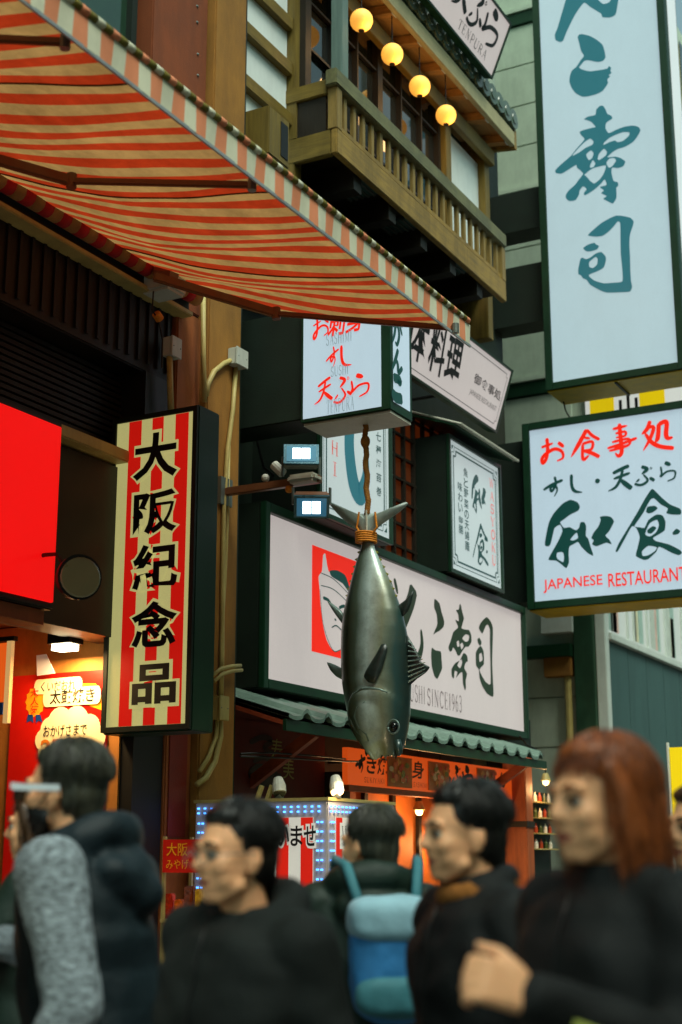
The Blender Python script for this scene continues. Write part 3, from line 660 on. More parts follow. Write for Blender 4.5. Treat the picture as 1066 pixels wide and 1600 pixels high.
k = Ink(pl, 0.012)
for ch, y in (('大',1081),('人',1095),('気',1108)): box_px(k, ch, 50, y-5, 62, y+7, 0.01)
PS.part('rosette_lettering', k, I_red, bd)

p = PX(62, 1040, XW-0.12)
single('paper_card', MB().prism([PX(57,1024,XW-0.10), PX(72,1022,XW-0.10), PX(86,1052,XW-0.06), PX(58,1056,XW-0.06)], (0.006,0,0)), M('white_card', srgb(226,226,236), 0.5, var=0.04, bump=0), 'white paper card propped above the red poster', 'card')
LP = PX(100, 1012, XW-0.25)
Lm = Thing('strip_lamp', 'short lit strip lamp under the shop ceiling above the red poster', 'lamp', LP)
Lm.part('tube', MB().box(LP[0]-0.05, LP[0]+0.05, LP[1]-0.08, LP[1]+0.06, LP[2]-0.02, LP[2]+0.02), M('strip_glow', (1,0.9,0.7), 0.4, bump=0, var=0, emit=(1.0,0.82,0.5), es=9.0))
Lm.part('fitting', MB().box(LP[0]-0.07, LP[0]+0.07, LP[1]-0.10, LP[1]+0.08, LP[2]+0.021, 2.95), black)
ld = bpy.data.lights.new('strip_lamp_light', 'AREA'); ld.energy = 22; ld.color = (1.0,0.62,0.26); ld.size = 0.3; ld.size_y = 0.15; ld.shape = 'RECTANGLE'
lo = bpy.data.objects.new('strip_lamp_light', ld); COL.objects.link(lo); lo.parent = Lm.e; lo.location = (0, 0, -0.03)
# orange lit banner further in
a = PX(19, 1004, 7.1)
ban = Thing('lit_banner', 'glowing orange banner with a pale edge at the far left of the shop', 'banner', (7.1, a[1]+0.5, 1.9))
ban.part('cloth', MB().box(7.09, 7.11, a[1]+0.03, a[1]+1.2, PX(10,1096,7.1)[2], a[2]), lit('banner_orange', (232,92,24), 0.75))
ban.part('pale_edge', MB().box(7.085, 7.115, a[1]-0.01, a[1]+0.03, PX(10,1130,7.1)[2], a[2]+0.01), lit('banner_edge', (224,176,110), 0.6))
ban.part('rod', MB().box(7.08, 7.12, a[1]-0.03, a[1]+1.22, a[2]+0.01, a[2]+0.04), black)
ban.part('hanger', MB().box(7.09, 7.11, a[1]+0.3, a[1]+0.32, a[2]+0.04, 2.95), black)
ban.part('blue_band', MB().box(7.08, 7.118, a[1]+0.031, a[1]+1.2, PX(10,1116,7.1)[2], PX(10,1098,7.1)[2]), bluep)
# display counter under the poster, with goods (mostly hidden by passers-by)
dc = Thing('display_counter', 'shop counter in the recess below the red poster', 'counter', (6.6, 6.4, 0))
dc.part('body', MB().box(5.6, 7.3, 6.1, 7.0, 0, 0.95), redwall, bevel=0.01)
dc.part('top', MB().box(5.55, 7.33, 6.05, 7.05, 0.95, 1.0), wood_x, bevel=0.008)

# souvenir rack and wire cart by the pillar
def goods_rack():
    x = 7.55
    a, b = PX(258, 1312, x), PX(306, 1312, x)
    yl, yr = a[1], b[1]-0.28
    t = Thing('souvenir_rack', 'red souvenir rack of wrapped sweets beside the light-edged welcome box', 'rack', (x+0.2, (yl+yr)/2, 0))
    zt = a[2]
    for yy in (yl, yr):
        for xx in (x, x+0.3): t.part('post', MB().box(xx-0.01, xx+0.01, yy-0.01, yy+0.01, 0, zt+0.02), conduit_m)
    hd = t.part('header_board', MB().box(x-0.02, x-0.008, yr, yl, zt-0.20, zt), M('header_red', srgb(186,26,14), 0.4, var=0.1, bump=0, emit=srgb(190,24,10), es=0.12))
    pl_ = faceX(x-0.02, yl, zt-0.2)
    k = Ink(pl_, 0.003); k.text('大阪', 0.03, 0.10, 0.19, 0.18, 0.01); k.text('みやげ', 0.03, 0.02, 0.2, 0.08, 0.0)
    t.part('lettering', k, gold, hd)
    for i, z in enumerate((zt-0.48, zt-0.82, zt-1.12)):
        t.part('shelf', MB().box(x-0.03, x+0.32, yr, yl, z-0.02, z), conduit_m)
    rng = random.Random(5); j = 0
    cols = [srgb(214,96,20), srgb(190,40,16), srgb(226,160,40), srgb(120,50,20)]
    for z in (zt-0.48, zt-0.82, zt-1.12):
        y = yr+0.05; nth = 0; shelf_n = ('top', 'middle', 'bottom')[(zt-0.48, zt-0.82, zt-1.12).index(z)]
        while y < yl-0.05:
            h = rng.uniform(0.10, 0.2); wd = rng.uniform(0.06, 0.09); tl = rng.uniform(-0.15, 0.15)
            g = MB(); g.obox((x+0.03, y+wd/2, z+h/2+0.004), (0.02, 0, 0.0), (0, wd*0.46*math.cos(tl), wd*0.46*math.sin(tl)*0.3), (0, 0, h/2))
            for vi in range(len(g.v)): g.v[vi] = tuple(np.array(g.v[vi])+[rng.uniform(-0.012,0.012), 0, 0])
            single('sweet_packet', g, M('packet_%d' % (j % 4), cols[j % 4], 0.22, var=0.6, scale=26, bump=0.5, bscale=40, spec=0.8),
                   '%s glossy sweet packet, %s from the right on the %s shelf of the souvenir rack' % (('orange', 'red', 'gold', 'brown')[j % 4], ('first', 'second', 'third', 'fourth', 'fifth', 'sixth', 'seventh', 'eighth')[nth], shelf_n), 'packet', 'sweet packets on the souvenir rack', bevel=0.008)
            y += wd+0.008; j += 1; nth += 1
    return t
goods_rack()
def wire_cart():
    x = 7.25; a = PX(258, 1496, x); b = PX(292, 1496, x); yl, yr = a[1], b[1]-0.1; zt = a[2]
    t = Thing('wire_cart', 'tan wire mesh cart standing at the foot of the pillar', 'cart', (x+0.15, (yl+yr)/2, 0))
    for yy in (yl, yr):
        for xx in (x, x+0.26): t.part('post', MB().box(xx-0.012, xx+0.012, yy-0.012, yy+0.012, 0, zt), conduit_m)
    t.part('top_tray', MB().box(x-0.015, x+0.28, yr-0.01, yl+0.01, zt, zt+0.05), conduit_m, bevel=0.006)
    g = MB(); n = 7
    for i in range(n+1):
        y = yr+(yl-yr)*i/n; g.box(x-0.003, x+0.003, y-0.0025, y+0.0025, 0.1, zt)
    z = 0.1
    while z < zt: g.box(x-0.006, x-0.001, yr, yl, z-0.0025, z+0.0025); z += 0.035
    t.part('mesh_panel', g, conduit_m, kind='stuff')
    for i in range(3):
        q = (x+0.05+0.07*i, yr+0.05+0.06*i, zt+0.05)
    return t
wire_cart()
# ================================================================ RESTAURANT BUILDING
YB = 5.75
B = Thing('restaurant_building', 'timber framed restaurant building with white plaster, balcony and tiled eaves', 'building', (11.6, 7.5, 0))
B.part('core_wall', MB().box(8.47, 14.95, 5.9, 10.5, 0, 10.6), green_blk)
B.part('corner_post', MB().box(8.465, 8.60, 5.50, 5.9, 0, 15), green_blk, bevel=0.01)
# --- white plaster strip with slanted-looking beams, left of the balcony
xl, xr = 8.60, PY(468, 100, YB-0.1)[0]
zlow, zhi = PY(430, 300, YB)[2]-0.9, 13.0
B.part('corner_timber', MB().box(8.60, 8.72, 5.62, 5.9, zlow, zhi), timber, bevel=0.006)
B.part('side_timber', MB().box(xr-0.13, xr, 5.62, 5.9, zlow+0.4, zhi), timber, bevel=0.006)
zs = []
for px, py in ((420,73),(428,162)):
    zs.append(PY(px, py, 5.64)[2])
dz = zs[0]-zs[1]
edges = [zlow]+[zs[1]-dz*0 , zs[0], zs[0]+dz*0.9, zs[0]+dz*1.9, zs[0]+dz*2.9]
for i in range(len(edges)-1):
    B.part('plaster_panel', MB().box(8.723, xr-0.133, 5.70, 5.9, edges[i]+0.05, edges[i+1]-0.05), plaster)
for z in edges[1:]:
    B.part('timber_beam', MB().box(8.723, xr-0.133, 5.64, 5.9, z-0.06, z+0.06), timber_x, bevel=0.006)
# vent hood box
v = PY(400, 226, 5.6)
vb = B.part('vent_box', MB().box(v[0]-0.16, v[0]+0.16, 5.38, 5.70, v[2]-0.2, v[2]+0.22), timber, bevel=0.008)
B.part('vent_opening', MB().box(v[0]+0.161, v[0]+0.165, 5.42, 5.62, v[2]-0.15, v[2]+0.16), black, vb)
B.part('vent_slot', MB().box(v[0]+0.02, v[0]+0.13, 5.374, 5.379, v[2]-0.14, v[2]+0.16), black, vb)

# --- balcony
YBAL = 5.2
r0, r1 = PY(527, 97, YBAL), PY(789, 378, YBAL)          # top rail, upper edge
f0 = PY(530, 205, YBAL); f1 = PY(789, 446, YBAL)        # fascia
xa, xb = r0[0], r1[0]
zrail = (r0[2]+r1[2])/2
ztop_f = PY(534, 205, YBAL)[2]; zbot_f = PY(789, 470, YBAL)[2]
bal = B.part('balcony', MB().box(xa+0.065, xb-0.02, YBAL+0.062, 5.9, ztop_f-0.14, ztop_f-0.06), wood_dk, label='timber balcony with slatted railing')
B.part('fascia', MB().box(xa, xb, YBAL, YBAL+0.06, zbot_f, ztop_f), wood_x, bal, bevel=0.008)
B.part('fascia_end', MB().box(xa, xa+0.06, YBAL+0.062, 5.75, zbot_f, ztop_f), timber_y, bal, bevel=0.008)
B.part('top_rail', MB().box(xa-0.05, xb, YBAL-0.02, YBAL+0.09, zrail-0.15, zrail), wood_rail, bal, bevel=0.01)
B.part('end_rail', MB().box(xa-0.01, xa+0.08, YBAL+0.092, 5.75, zrail-0.20, zrail-0.06), timber_y, bal, bevel=0.008)
B.part('end_board', MB().box(xa+0.02, xa+0.05, YBAL+0.12, 5.7, ztop_f+0.003, zrail-0.203), wood_dk, bal)
for x_, y_ in ((xa+0.045, YBAL+0.045), (xb-0.045, YBAL+0.045)):
    B.part('corner_baluster', MB().box(x_-0.05, x_+0.05, y_-0.045, y_+0.045, ztop_f, zrail-0.15), wood_z, bal, bevel=0.006)
B.part('end_post', MB().box(xa, xa+0.09, 5.60, 5.70, ztop_f+0.003, zrail-0.2), timber, bal)
B.part('lower_rail', MB().box(xa+0.1, xb-0.1, YBAL+0.02, YBAL+0.07, ztop_f+0.02, ztop_f+0.06), wood_x, bal)
nb = 21; bme = MB().box(-0.028, 0.028, -0.018, 0.018, 0, zrail-0.15-ztop_f-0.06).mesh('baluster', mats=[wood_z], bevel=0.004)
for i in range(nb):
    x = xa+0.10+(xb-xa-0.20)*(i+0.6)/nb
    B.copypart('baluster', bme, (x, YBAL+0.045, ztop_f+0.06), bal)
for i in range(5):
    x = xa+0.5+i*(xb-xa-0.8)/4.4
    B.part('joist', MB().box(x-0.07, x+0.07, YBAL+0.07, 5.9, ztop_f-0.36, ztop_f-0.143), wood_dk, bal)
for i in range(3):
    x = xa+0.75+i*1.0
    gr = B.part('soffit_grille', MB().box(x-0.22, x+0.22, 5.25, 5.6, ztop_f-0.17, ztop_f-0.145), siding_g, bal)
    for j in range(6): B.part('grille_bar', MB().box(x-0.22, x+0.22, 5.27+j*0.06, 5.29+j*0.06, ztop_f-0.185, ztop_f-0.171), steel, gr)
B.part('support_post', MB().box(xa-0.02, xa+0.2, 5.72, 5.9, ztop_f-1.2, ztop_f-0.2), timber)
# --- window bay above the balcony
zb0, zb1 = ztop_f, PY(650, 134, 5.5)[2]+0.16
gx0, gx1 = xr+0.0, PY(697, 235, 5.5)[0]
win = B.part('bay_window', MB().box(gx0, gx1, 5.62, 5.68, zb0, zb1), glass_dk, label='dark lattice window reflecting the lanterns')
for i in range(7):
    x = gx0+(gx1-gx0)*i/6
    B.part('window_post' if i % 3 == 0 else 'lattice_bar', MB().box(x-(0.05 if i % 3 == 0 else 0.012), x+(0.05 if i % 3 == 0 else 0.012), 5.56, 5.62, zb0, zb1), wood_dk, win)
for z in np.linspace(zb0+0.5, zb1-0.35, 3):
    B.part('lattice_rail', MB().box(gx0+0.052, gx1-0.052, 5.575, 5.612, z-0.012, z+0.012), wood_dk, win)
B.part('bay_post', MB().box(gx1+0.0, gx1+0.14, 5.5, 5.9, zb0, zb1), timber, bevel=0.006)
xw = PY(760, 260, 5.5)[0]
B.part('end_plaster_panel', MB().box(gx1+0.143, xw-0.06, 5.58, 5.9, zb0, zb1-0.2), plaster)
B.part('end_timber', MB().box(xw-0.057, xw+0.08, 5.5, 5.9, zb0-0.5, zb1), timber, bevel=0.006)
B.part('wall_plate', MB().box(gx0, xw+0.08, 5.43, 5.497, zb1-0.20, zb1-0.02), timber_x, bevel=0.006)
p0 = PY(531, 60, 5.3)
B.part('blue_grey_post', MB().box(p0[0]-0.07, p0[0]+0.05, 5.24, 5.35, zrail+0.002, zb1+0.1), M('weathered_post', srgb(96,118,112), 0.6, stretch=(6,6,0.6), dirt=0.4), bevel=0.006)

# --- eaves: soffit, fascia, rafters, tiles
YE = 5.30
e0, e1 = PY(606, 0, YE), PY(796, 236, YE)
ze = (e0[2]+e1[2])/2
xe1 = e1[0]; xe0 = 9.5
rise = 0.16
roof = B.part('eaves_roof', MB().prism([(xe0, YE, ze+0.10), (xe0, 5.9, ze+0.10+rise*0.6), (xe0, 5.9, ze+0.22+rise*0.6), (xe0, YE, ze+0.16)], (xe1-xe0, 0, 0)), M('soffit_timber', srgb(196,150,90), 0.6, var=0.2, stretch=(0.6,8,8), bump=0.1, bscale=10), label='tiled eaves roof above the lanterns')
B.part('eaves_fascia', MB().box(xe0, xe1+0.02, YE-0.06, YE-0.003, ze-0.02, ze+0.16), M('fascia_grey_timber', srgb(168,158,118), 0.6, stretch=(0.6,8,8), dirt=0.3), roof, bevel=0.006)
B.part('barge_board', MB().prism([(xe1+0.023, YE-0.06, ze-0.04), (xe1+0.023, 5.9, ze+rise*0.6-0.04), (xe1+0.023, 5.9, ze+rise*0.6+0.25), (xe1+0.023, YE-0.06, ze+0.2)], (0.06, 0, 0)), wood_x, roof)
for i in range(8):
    x = xe0+0.25+i*(xe1-xe0-0.3)/7
    B.part('rafter', MB().obox((x, (YE+5.75)/2, ze+0.045+rise*0.22), (0.05, 0, 0), (0, 0.20, 0.20*rise), (0, 0, 0.045)), wood('rafter_timber', srgb(190,140,80), along=1), roof)
    B.part('rafter_end', MB().box(x-0.045, x+0.045, YE+0.008, YE+0.018, ze+0.0, ze+0.095), plaster, roof)
# round tiles: each a barrel running up the slope with a disc end
tn = MB(); L_ = 0.6; nn = 12
for i in range(3):
    y0_, y1_ = i*L_/3, (i+1)*L_/3+0.02
    tn.tube([(0, y0_, y0_*rise+0.003*i), (0, y1_, y1_*rise+0.003*i)], [0.098, 0.090], nn)
tn.tube([(0, -0.05, 0.01), (0, 0.01, 0.01)], 0.118, 16)
tn.tube([(0, -0.062, 0.01), (0, -0.049, 0.01)], [0.06, 0.07], 12)
tme = tn.mesh('tile', mats=[roof_t], smooth=False)
me_flat = MB().raw([(-0.12, -0.02, 0.0), (0.12, -0.02, 0.0), (0.12, 0.6, 0.6*rise), (-0.12, 0.6, 0.6*rise), (0, -0.02, -0.045), (0, 0.6, 0.6*rise-0.045)], [(0,4,5,3),(4,1,2,5)]).mesh('pan_tile', mats=[roof_t])
x = xe1-0.02; i = 0
while x > xe0:
    B.copypart('tile', tme, (x, YE-0.03, ze+0.29), roof, rot=(random.uniform(-0.03,0.03), random.uniform(-0.05,0.05), random.uniform(-0.03,0.03)))
    B.copypart('pan_tile', me_flat, (x-0.10, YE-0.05, ze+0.25), roof)
    x -= 0.205; i += 1
B.part('roof_bed', MB().prism([(xe0, YE-0.02, ze+0.163), (xe0, 5.9, ze+0.163+rise*0.6+0.08), (xe0, 5.9, ze+0.28+rise*0.6), (xe0, YE-0.02, ze+0.21)], (xe1-xe0, 0, 0)), roof_t, roof)
B.part('upper_wall', MB().box(8.47, 14.95, 5.9, 10.5, 10.6, 15), siding_m)

# --- ground floor wall, lattice windows
B.part('red_wall', MB().box(8.61, 10.3, 5.72, 5.9, 0, 2.9), redwall)
B.part('entrance_floor', MB().box(10.3, 14.1, 5.9, 9.0, 0.0, 0.03), paver)
B.part('left_jamb', MB().box(10.3, 10.42, 5.55, 5.9, 0, 2.1), wood_dk)
warm_wall = M('entrance_orange_wall', srgb(190,104,36), 0.6, var=0.3, scale=2, bump=0.1)
B.part('entrance_panel', MB().box(10.42, 13.9, 5.87, 5.9, 0, 2.0), warm_wall)
for i in range(6):
    xx = 10.7+i*0.55
    B.part('entrance_mullion', MB().box(xx-0.03, xx+0.03, 5.83, 5.868, 0, 2.0), wood_dk)
pw = PY(812, 1250, 5.45)
B.part('entrance_pillar', MB().box(pw[0]-0.08, pw[0]+0.12, 5.35, 5.6, 0, 2.5), wood('red_timber', srgb(168,84,40), along=2), bevel=0.01)
B.part('entrance_pillar_band', MB().box(pw[0]-0.09, pw[0]+0.13, 5.34, 5.61, 1.72, 1.78), wood_dk)
B.part('end_ground_wall', MB().box(14.2, 14.95, 5.7, 5.9, 0, 2.9), green_blk)
# lattice window between the two upright sushi signs
lw0, lw1 = PY(606, 760, 5.72)[0], PY(694, 760, 5.72)[0]
zl0, zl1 = PY(650, 880, 5.72)[2], PY(650, 640, 5.72)[2]
lw = B.part('lattice_window', MB().box(lw0-0.3, lw1+0.3, 5.78, 5.86, zl0, zl1), M('lattice_window_pane', srgb(60,32,14), 0.3, var=0.6, scale=1.2, bump=0.0, emit=srgb(150,60,14), es=0.12), label='dim amber lattice window between two upright signs')
for i in range(9):
    x = lw0-0.25+i*(lw1-lw0+0.5)/8
    B.part('lattice_bar', MB().box(x-0.015, x+0.015, 5.74, 5.78, zl0, zl1), wood_dk, lw)
for i in range(7):
    z = zl0+(zl1-zl0)*(i+0.5)/7
    B.part('lattice_rail', MB().box(lw0-0.29, lw1+0.29, 5.745, 5.775, z-0.012, z+0.012), wood_dk, lw)
for px in (350, 720):
    pass

# ================================================================ LANTERNS
GRP = 'round paper lanterns under the eaves'
for lab, px, py in (('glowing round paper lantern under the eaves, nearest the grey post', 565, 32), ('glowing round paper lantern under the eaves, second from the grey post', 613, 85),
                    ('glowing round paper lantern under the eaves, third from the grey post', 656, 135), ('glowing round paper lantern under the eaves, last before the roof end', 697, 180)):
    c = PY(px, py, 5.34); r = 0.105
    t = Thing('lantern', lab, 'lantern', c, GRP)
    g = MB(); n, m_ = 24, 18; vs = []; fs = []
    for j in range(m_+1):
        th = math.pi*(0.08+0.84*j/m_)
        rr = r*math.sin(th)*(1+0.012*(j % 2))
        for k in range(n): vs.append((c[0]+rr*math.cos(2*math.pi*k/n), c[1]+rr*math.sin(2*math.pi*k/n), c[2]+r*math.cos(th)))
    for j in range(m_):
        for k in range(n): fs.append((j*n+k, (j+1)*n+k, (j+1)*n+(k+1) % n, j*n+(k+1) % n))
    g.raw(vs, fs); t.part('paper_globe', g, L_globe, smooth=True)
    t.part('cap', MB().tube([c+np.array((0,0,r*0.95)), c+np.array((0,0,r*1.08))], 0.03, 12), wood_dk)
    t.part('base_ring', MB().tube([c-np.array((0,0,r*0.95)), c-np.array((0,0,r*1.04))], 0.028, 12), wood_dk)
    t.part('cord', MB().tube([c+np.array((0,0,r*1.08)), (c[0], c[1], ze+0.11+rise*(c[1]-YE))], 0.006, 6), black)
    ld = bpy.data.lights.new('lantern_light', 'POINT'); ld.energy = 3.5; ld.color = (1.0,0.55,0.18); ld.shadow_soft_size = 0.1
    lo = bpy.data.objects.new('lantern_light', ld); COL.objects.link(lo); lo.parent = t.e; lo.location = (0, -0.12, -0.13)

# ================================================================ TILTED BOARDS
def tilted(name, label, top_r, bot_r, yb, xleft, face_mat):
    b = PY(*bot_r, yb); t_ = PX(*top_r, b[0]); X1 = b[0]
    T = Thing(name, label, 'sign', (X1-1, yb, b[2]))
    V = t_-b; hgt = np.linalg.norm(V); pl = Plane((xleft, b[1], b[2]), (1, 0, 0), V)
    w_ = X1-xleft; N = pl.N
    def slab(u0, v0, u1, v1, d0, d1): return MB().prism([pl.pt(u0,v0,d0), pl.pt(u1,v0,d0), pl.pt(u1,v1,d0), pl.pt(u0,v1,d0)], N*(d1-d0))
    T.part('housing', slab(0, 0, w_, hgt, -0.10, -0.004), green_dk, bevel=0.006)
    fp = T.part('face_panel', slab(0.025, 0.025, w_-0.025, hgt-0.025, -0.004, 0.0), face_mat)
    for u0, v0, u1, v1 in ((0,0,w_,0.022),(0,hgt-0.022,w_,hgt),(0,0.023,0.022,hgt-0.023),(w_-0.022,0.023,w_,hgt-0.023)):
        T.part('frame_bar', slab(u0, v0, u1, v1, -0.003, 0.014), green_dk)
    for u in (0.25*w_, 0.75*w_):
        a = pl.pt(u, hgt*0.85, -0.1); c = (a[0], 5.95, a[2]+0.1); T.part('stay', MB().tube([a, c], 0.014, 8), black)
        a = pl.pt(u, hgt*0.1, -0.1); c = (a[0], 5.95, a[2]); T.part('stay', MB().tube([a, c], 0.018, 8), black)
    return T, pl, fp, w_, hgt
T, pl, fp, w_, hgt = tilted('tilted_board', 'long cream board with black brush characters leaning out above the dark lattice window', (801,579), (775,677), 5.42, 8.75, L_warm)
k = Ink(pl, 0.003); k.border(0.07, 0.07, w_-0.08, hgt-0.07, 0.008, 0.04); T.part('border', k.mb, ink_grey, fp)
k = Ink(pl, 0.004)
def rect_px(pl, x0, y0, x1, y1):
    a = pl.uv(x0, y0); b = pl.uv(x1, y1); return min(a[0], b[0]), min(a[1], b[1]), max(a[0], b[0]), max(a[1], b[1])
h0, h1 = hgt*0.22, hgt*0.86
uA = pl.uv(652, 540)[0]; uB = pl.uv(692, 568)[0]; uC = pl.uv(722, 570)[0]
gw = (uC-uB)*0.98
for ch, u in (('日', uB-gw*2.75), ('本', uB-gw*1.85), ('料', uB-gw*0.85), ('理', uB+gw*0.12)):
    k.text(ch, u-0.02, h0, u+gw*0.86, h1, 0.022, -0.22)
T.part('lettering', k, ink_blk, fp)
k = Ink(pl, 0.004); u0 = pl.uv(738, 600)[0]; u1 = pl.uv(782, 620)[0]
k.text('御食事処', u0, hgt*0.46, u1, hgt*0.66, 0.012, -0.1); T.part('small_lettering', k, ink_blk, fp)
k = Ink(pl, 0.004); k.text('JAPANESE RESTAURANT', u0-0.02, hgt*0.26, u1-0.03, hgt*0.36, 0.0); T.part('roman_lettering', k, ink_grey, fp)

T, pl, fp, w_, hgt = tilted('tilted_board', 'cut-off cream tempura board leaning out over the tiled eaves at the top', (799,37), (768,124), 5.12, 10.2, L_warm)
k = Ink(pl, 0.004); tw = w_
ua, ub = pl.uv(704, 5)[0], pl.uv(788, 60)[0]
cw = (tw-0.12-0.02)/1.0
right = tw-0.16; cs = hgt*0.5
for i, ch in enumerate(('天', 'ぷ', 'ら')):
    u = right-(3-i)*cs*1.12; k.glyph(ch, u, hgt*0.34, u+cs, hgt*0.88, 1.1)
T.part('lettering', k, ink_blk, fp)
k = Ink(pl, 0.004); serif(k, 'TENPURA', right-2.55*cs, hgt*0.12, right-0.35*cs, hgt*0.27); T.part('roman_lettering', k, ink_grey, fp)

# ================================================================ HANGING LIGHT BOX (sashimi / sushi / tempura)
XM = 8.62
a, b, c, d = PX(473, 652, XM), PX(606, 637, XM), PX(400, 505, XM), PX(473, 480, XM)
yl, yr, yd = a[1], b[1]-0.02, c[1]
zb = (a[2]+b[2])/2-0.05; zt = PX(540, 468, XM)[2]+0.03; xd = PY(645, 660, yr)[0]
T = Thing('hanging_light_box', 'boxy hanging light sign with red brush characters holding the fish rope', 'sign', (XM+0.2, (yl+yr)/2, zb))
T.part('housing', MB().box(XM, xd, yr, yl+0.02, zb+0.02, zt), green_dk, bevel=0.008)
T.part('wall_arm', MB().box(XM+0.03, xd-0.02, yl+0.02, 5.92, zb+0.06, zt-0.02), green_blk, bevel=0.008)
T.part('underside', MB().box(XM+0.02, xd-0.01, yr+0.01, yl-0.0, zb, zb+0.019), soffit_m)
pl = faceX(XM-0.004, yl, zb)
u1_, v0_ = pl.uv(600, 640); wq = yl-yr
fp = T.part('face_panel', MB().box(XM-0.004, XM, yr+0.07, yl-0.005, zb+0.05, zt-0.02), L_blue2)
k = Ink(pl, 0.003)
def put(ch, x0, y0, x1, y1):
    u0, v1 = pl.uv(x0, y0); u1, v0 = pl.uv(x1, y1)
    if ch in BRUSH: k.glyph(ch, u0, v0, u1, v1, 1.0)
    else: k.text(ch, u0, v0, u1, v1, 0.025, 0.15)
put('お', 490, 497, 514, 526); put('刺', 514, 492, 540, 522); put('身', 542, 484, 570, 516)
put('す', 510, 544, 530, 572); put('し', 534, 540, 550, 570)
put('天', 492, 594, 520, 628); put('ぷ', 522, 592, 550, 626); put('ら', 550, 588, 576, 618)
T.part('lettering', k, I_red, fp)
k = Ink(pl, 0.003)
for wd, x0, y0, x1, y1 in (('SASHIMI', 510, 523, 551, 533), ('SUSHI', 518, 574, 546, 585), ('TENPURA', 512, 627, 556, 641)):
    u0, v1 = pl.uv(x0, y0); u1, v0 = pl.uv(x1, y1); serif(k, wd, u0, v0, u1, v1)
T.part('roman_lettering', k, I_slate, fp)
pl2 = faceY(XM, yr-0.004, zb)
sd = T.part('side_panel', MB().box(XM+0.05, xd-0.05, yr-0.004, yr-0.001, zb+0.09, zt-0.03), L_blue2)
k = Ink(pl2, 0.003)
for ch, y0, y1 in (('が', 500, 540), ('ん_', 545, 583), ('こ_', 592, 622)):
    u0 = pl2.uv(612, (y0+y1)/2)[0]; u1 = pl2.uv(628, (y0+y1)/2)[0]; k.glyph(ch, u0, pl2.uv(620, y1)[1], u1, pl2.uv(620, y0)[1], 1.3)
T.part('side_lettering', k, I_green, sd)

# ================================================================ TWO UPRIGHT WALL SIGNS
def wall_sign(label, x0, x1, z0, z1, y, canopy):
    t = Thing('wall_sign', label, 'sign', ((x0+x1)/2, y, z0), 'upright lit signs on the restaurant wall')
    t.part('housing', MB().box(x0-0.04, x1+0.04, y, 5.92, z0-0.04, z1+0.04), green_blk, bevel=0.01)
    f_ = t.part('face_panel', MB().box(x0, x1, y-0.008, y-0.001, z0, z1), L_white)
    for a in ((x0-0.04, x0-0.002, z0-0.04, z1+0.04), (x1+0.002, x1+0.04, z0-0.04, z1+0.04)):
        t.part('frame_bar', MB().box(a[0], a[1], y-0.03, y-0.001, a[2], a[3]), green_dk)
    for a in ((z0-0.04, z0-0.002), (z1+0.002, z1+0.04)):
        t.part('frame_bar', MB().box(x0-0.001, x1+0.001, y-0.029, y-0.001, a[0], a[1]), green_dk)
    p_ = faceY(x0, y-0.008, z0); W_, H_ = x1-x0, z1-z0
    k = Ink(p_, 0.002); k.border(0.05, 0.05, W_-0.05, H_-0.05, 0.008, 0.07); k.border(0.085, 0.085, W_-0.085, H_-0.085, 0.018, 0.07)
    for cu, cv, sa, sb in ((0.05,0.05,1,1),(W_-0.05,0.05,-1,1),(0.05,H_-0.05,1,-1),(W_-0.05,H_-0.05,-1,-1)):
        k.add(np.array([(cu,cv),(cu+sa*0.05,cv),(cu,cv+sb*0.05)]), [(0,1,2)])
    t.part('border', k.mb, I_green, f_)
    if canopy:
        cn = t.part('rain_hood', MB().prism([(x0-0.12, y-0.14, z1+0.08), (x0-0.12, 5.92, z1+0.30), (x0-0.12, 5.92, z1+0.34), (x0-0.12, y-0.14, z1+0.11)], (W_+0.24, 0, 0)), green_dk)
        n = 34
        for i in range(n):
            xx = x0-0.11+(W_+0.22)*i/(n-1); t.part('hood_rib', MB().tube([(xx, y-0.20, z1+0.085), (xx, 5.9, z1+0.345)], 0.016, 6), soffit_m, cn)
    return t, p_, f_, W_, H_
yw = 5.42
a, b, c = PY(700, 682, yw), PY(777, 735, yw), PY(704, 888, yw)
zt_, zb_ = (a[2]+b[2])/2, c[2]
t, p_, f_, W_, H_ = wall_sign('upright lit wall sign with teal brush characters and red roman letters under a ribbed hood', a[0], b[0], zb_, zt_, yw, True)
k = Ink(p_, 0.003); k.glyph('和', W_*0.42, H_*0.52, W_*0.72, H_*0.84); k.glyph('食', W_*0.42, H_*0.12, W_*0.74, H_*0.46)
T_ = t.part('lettering', k, I_green, f_)
k = Ink(p_, 0.003)
for i, ch in enumerate('WASYOKU'): serif(k, ch, W_*0.80, H_*(0.80-i*0.105), W_*0.80+W_*0.09, H_*(0.875-i*0.105), 1.2)
t.part('roman_lettering', k, lit('ink_pale_red', (214,110,104), 0.75), f_)
k = Ink(p_, 0.003)
for col_u, s_, top in ((0.27, '魚と野菜の天婦羅', 0.84), (0.15, '味わい御膳', 0.70)):
    for i, ch in enumerate(s_): k.text(ch, W_*col_u, H_*(top-0.07-i*0.083), W_*(col_u+0.085), H_*(top-i*0.083), 0.012)
t.part('small_lettering', k, I_green, f_)
yq = 5.30
a, b, c = PY(499, 760, yq), PY(606, 760, yq), PY(606, 847, yq)
zt2 = zb_+(zt_-zb_)*1.02+0.0
t, p_, f_, W_, H_ = wall_sign('upright lit wall sign with one big teal hook-shaped character behind the fish tail', a[0], b[0], c[2]+0.02, c[2]+1.30, yq, False)
k = Ink(p_, 0.003)
sc_ = [([(0.62,0.98),(0.70,0.90),(0.66,0.80)],0.10,0.03), ([(0.42,0.72),(0.40,0.50),(0.46,0.28),(0.56,0.22),(0.64,0.34),(0.66,0.56)],0.13,0.03)]
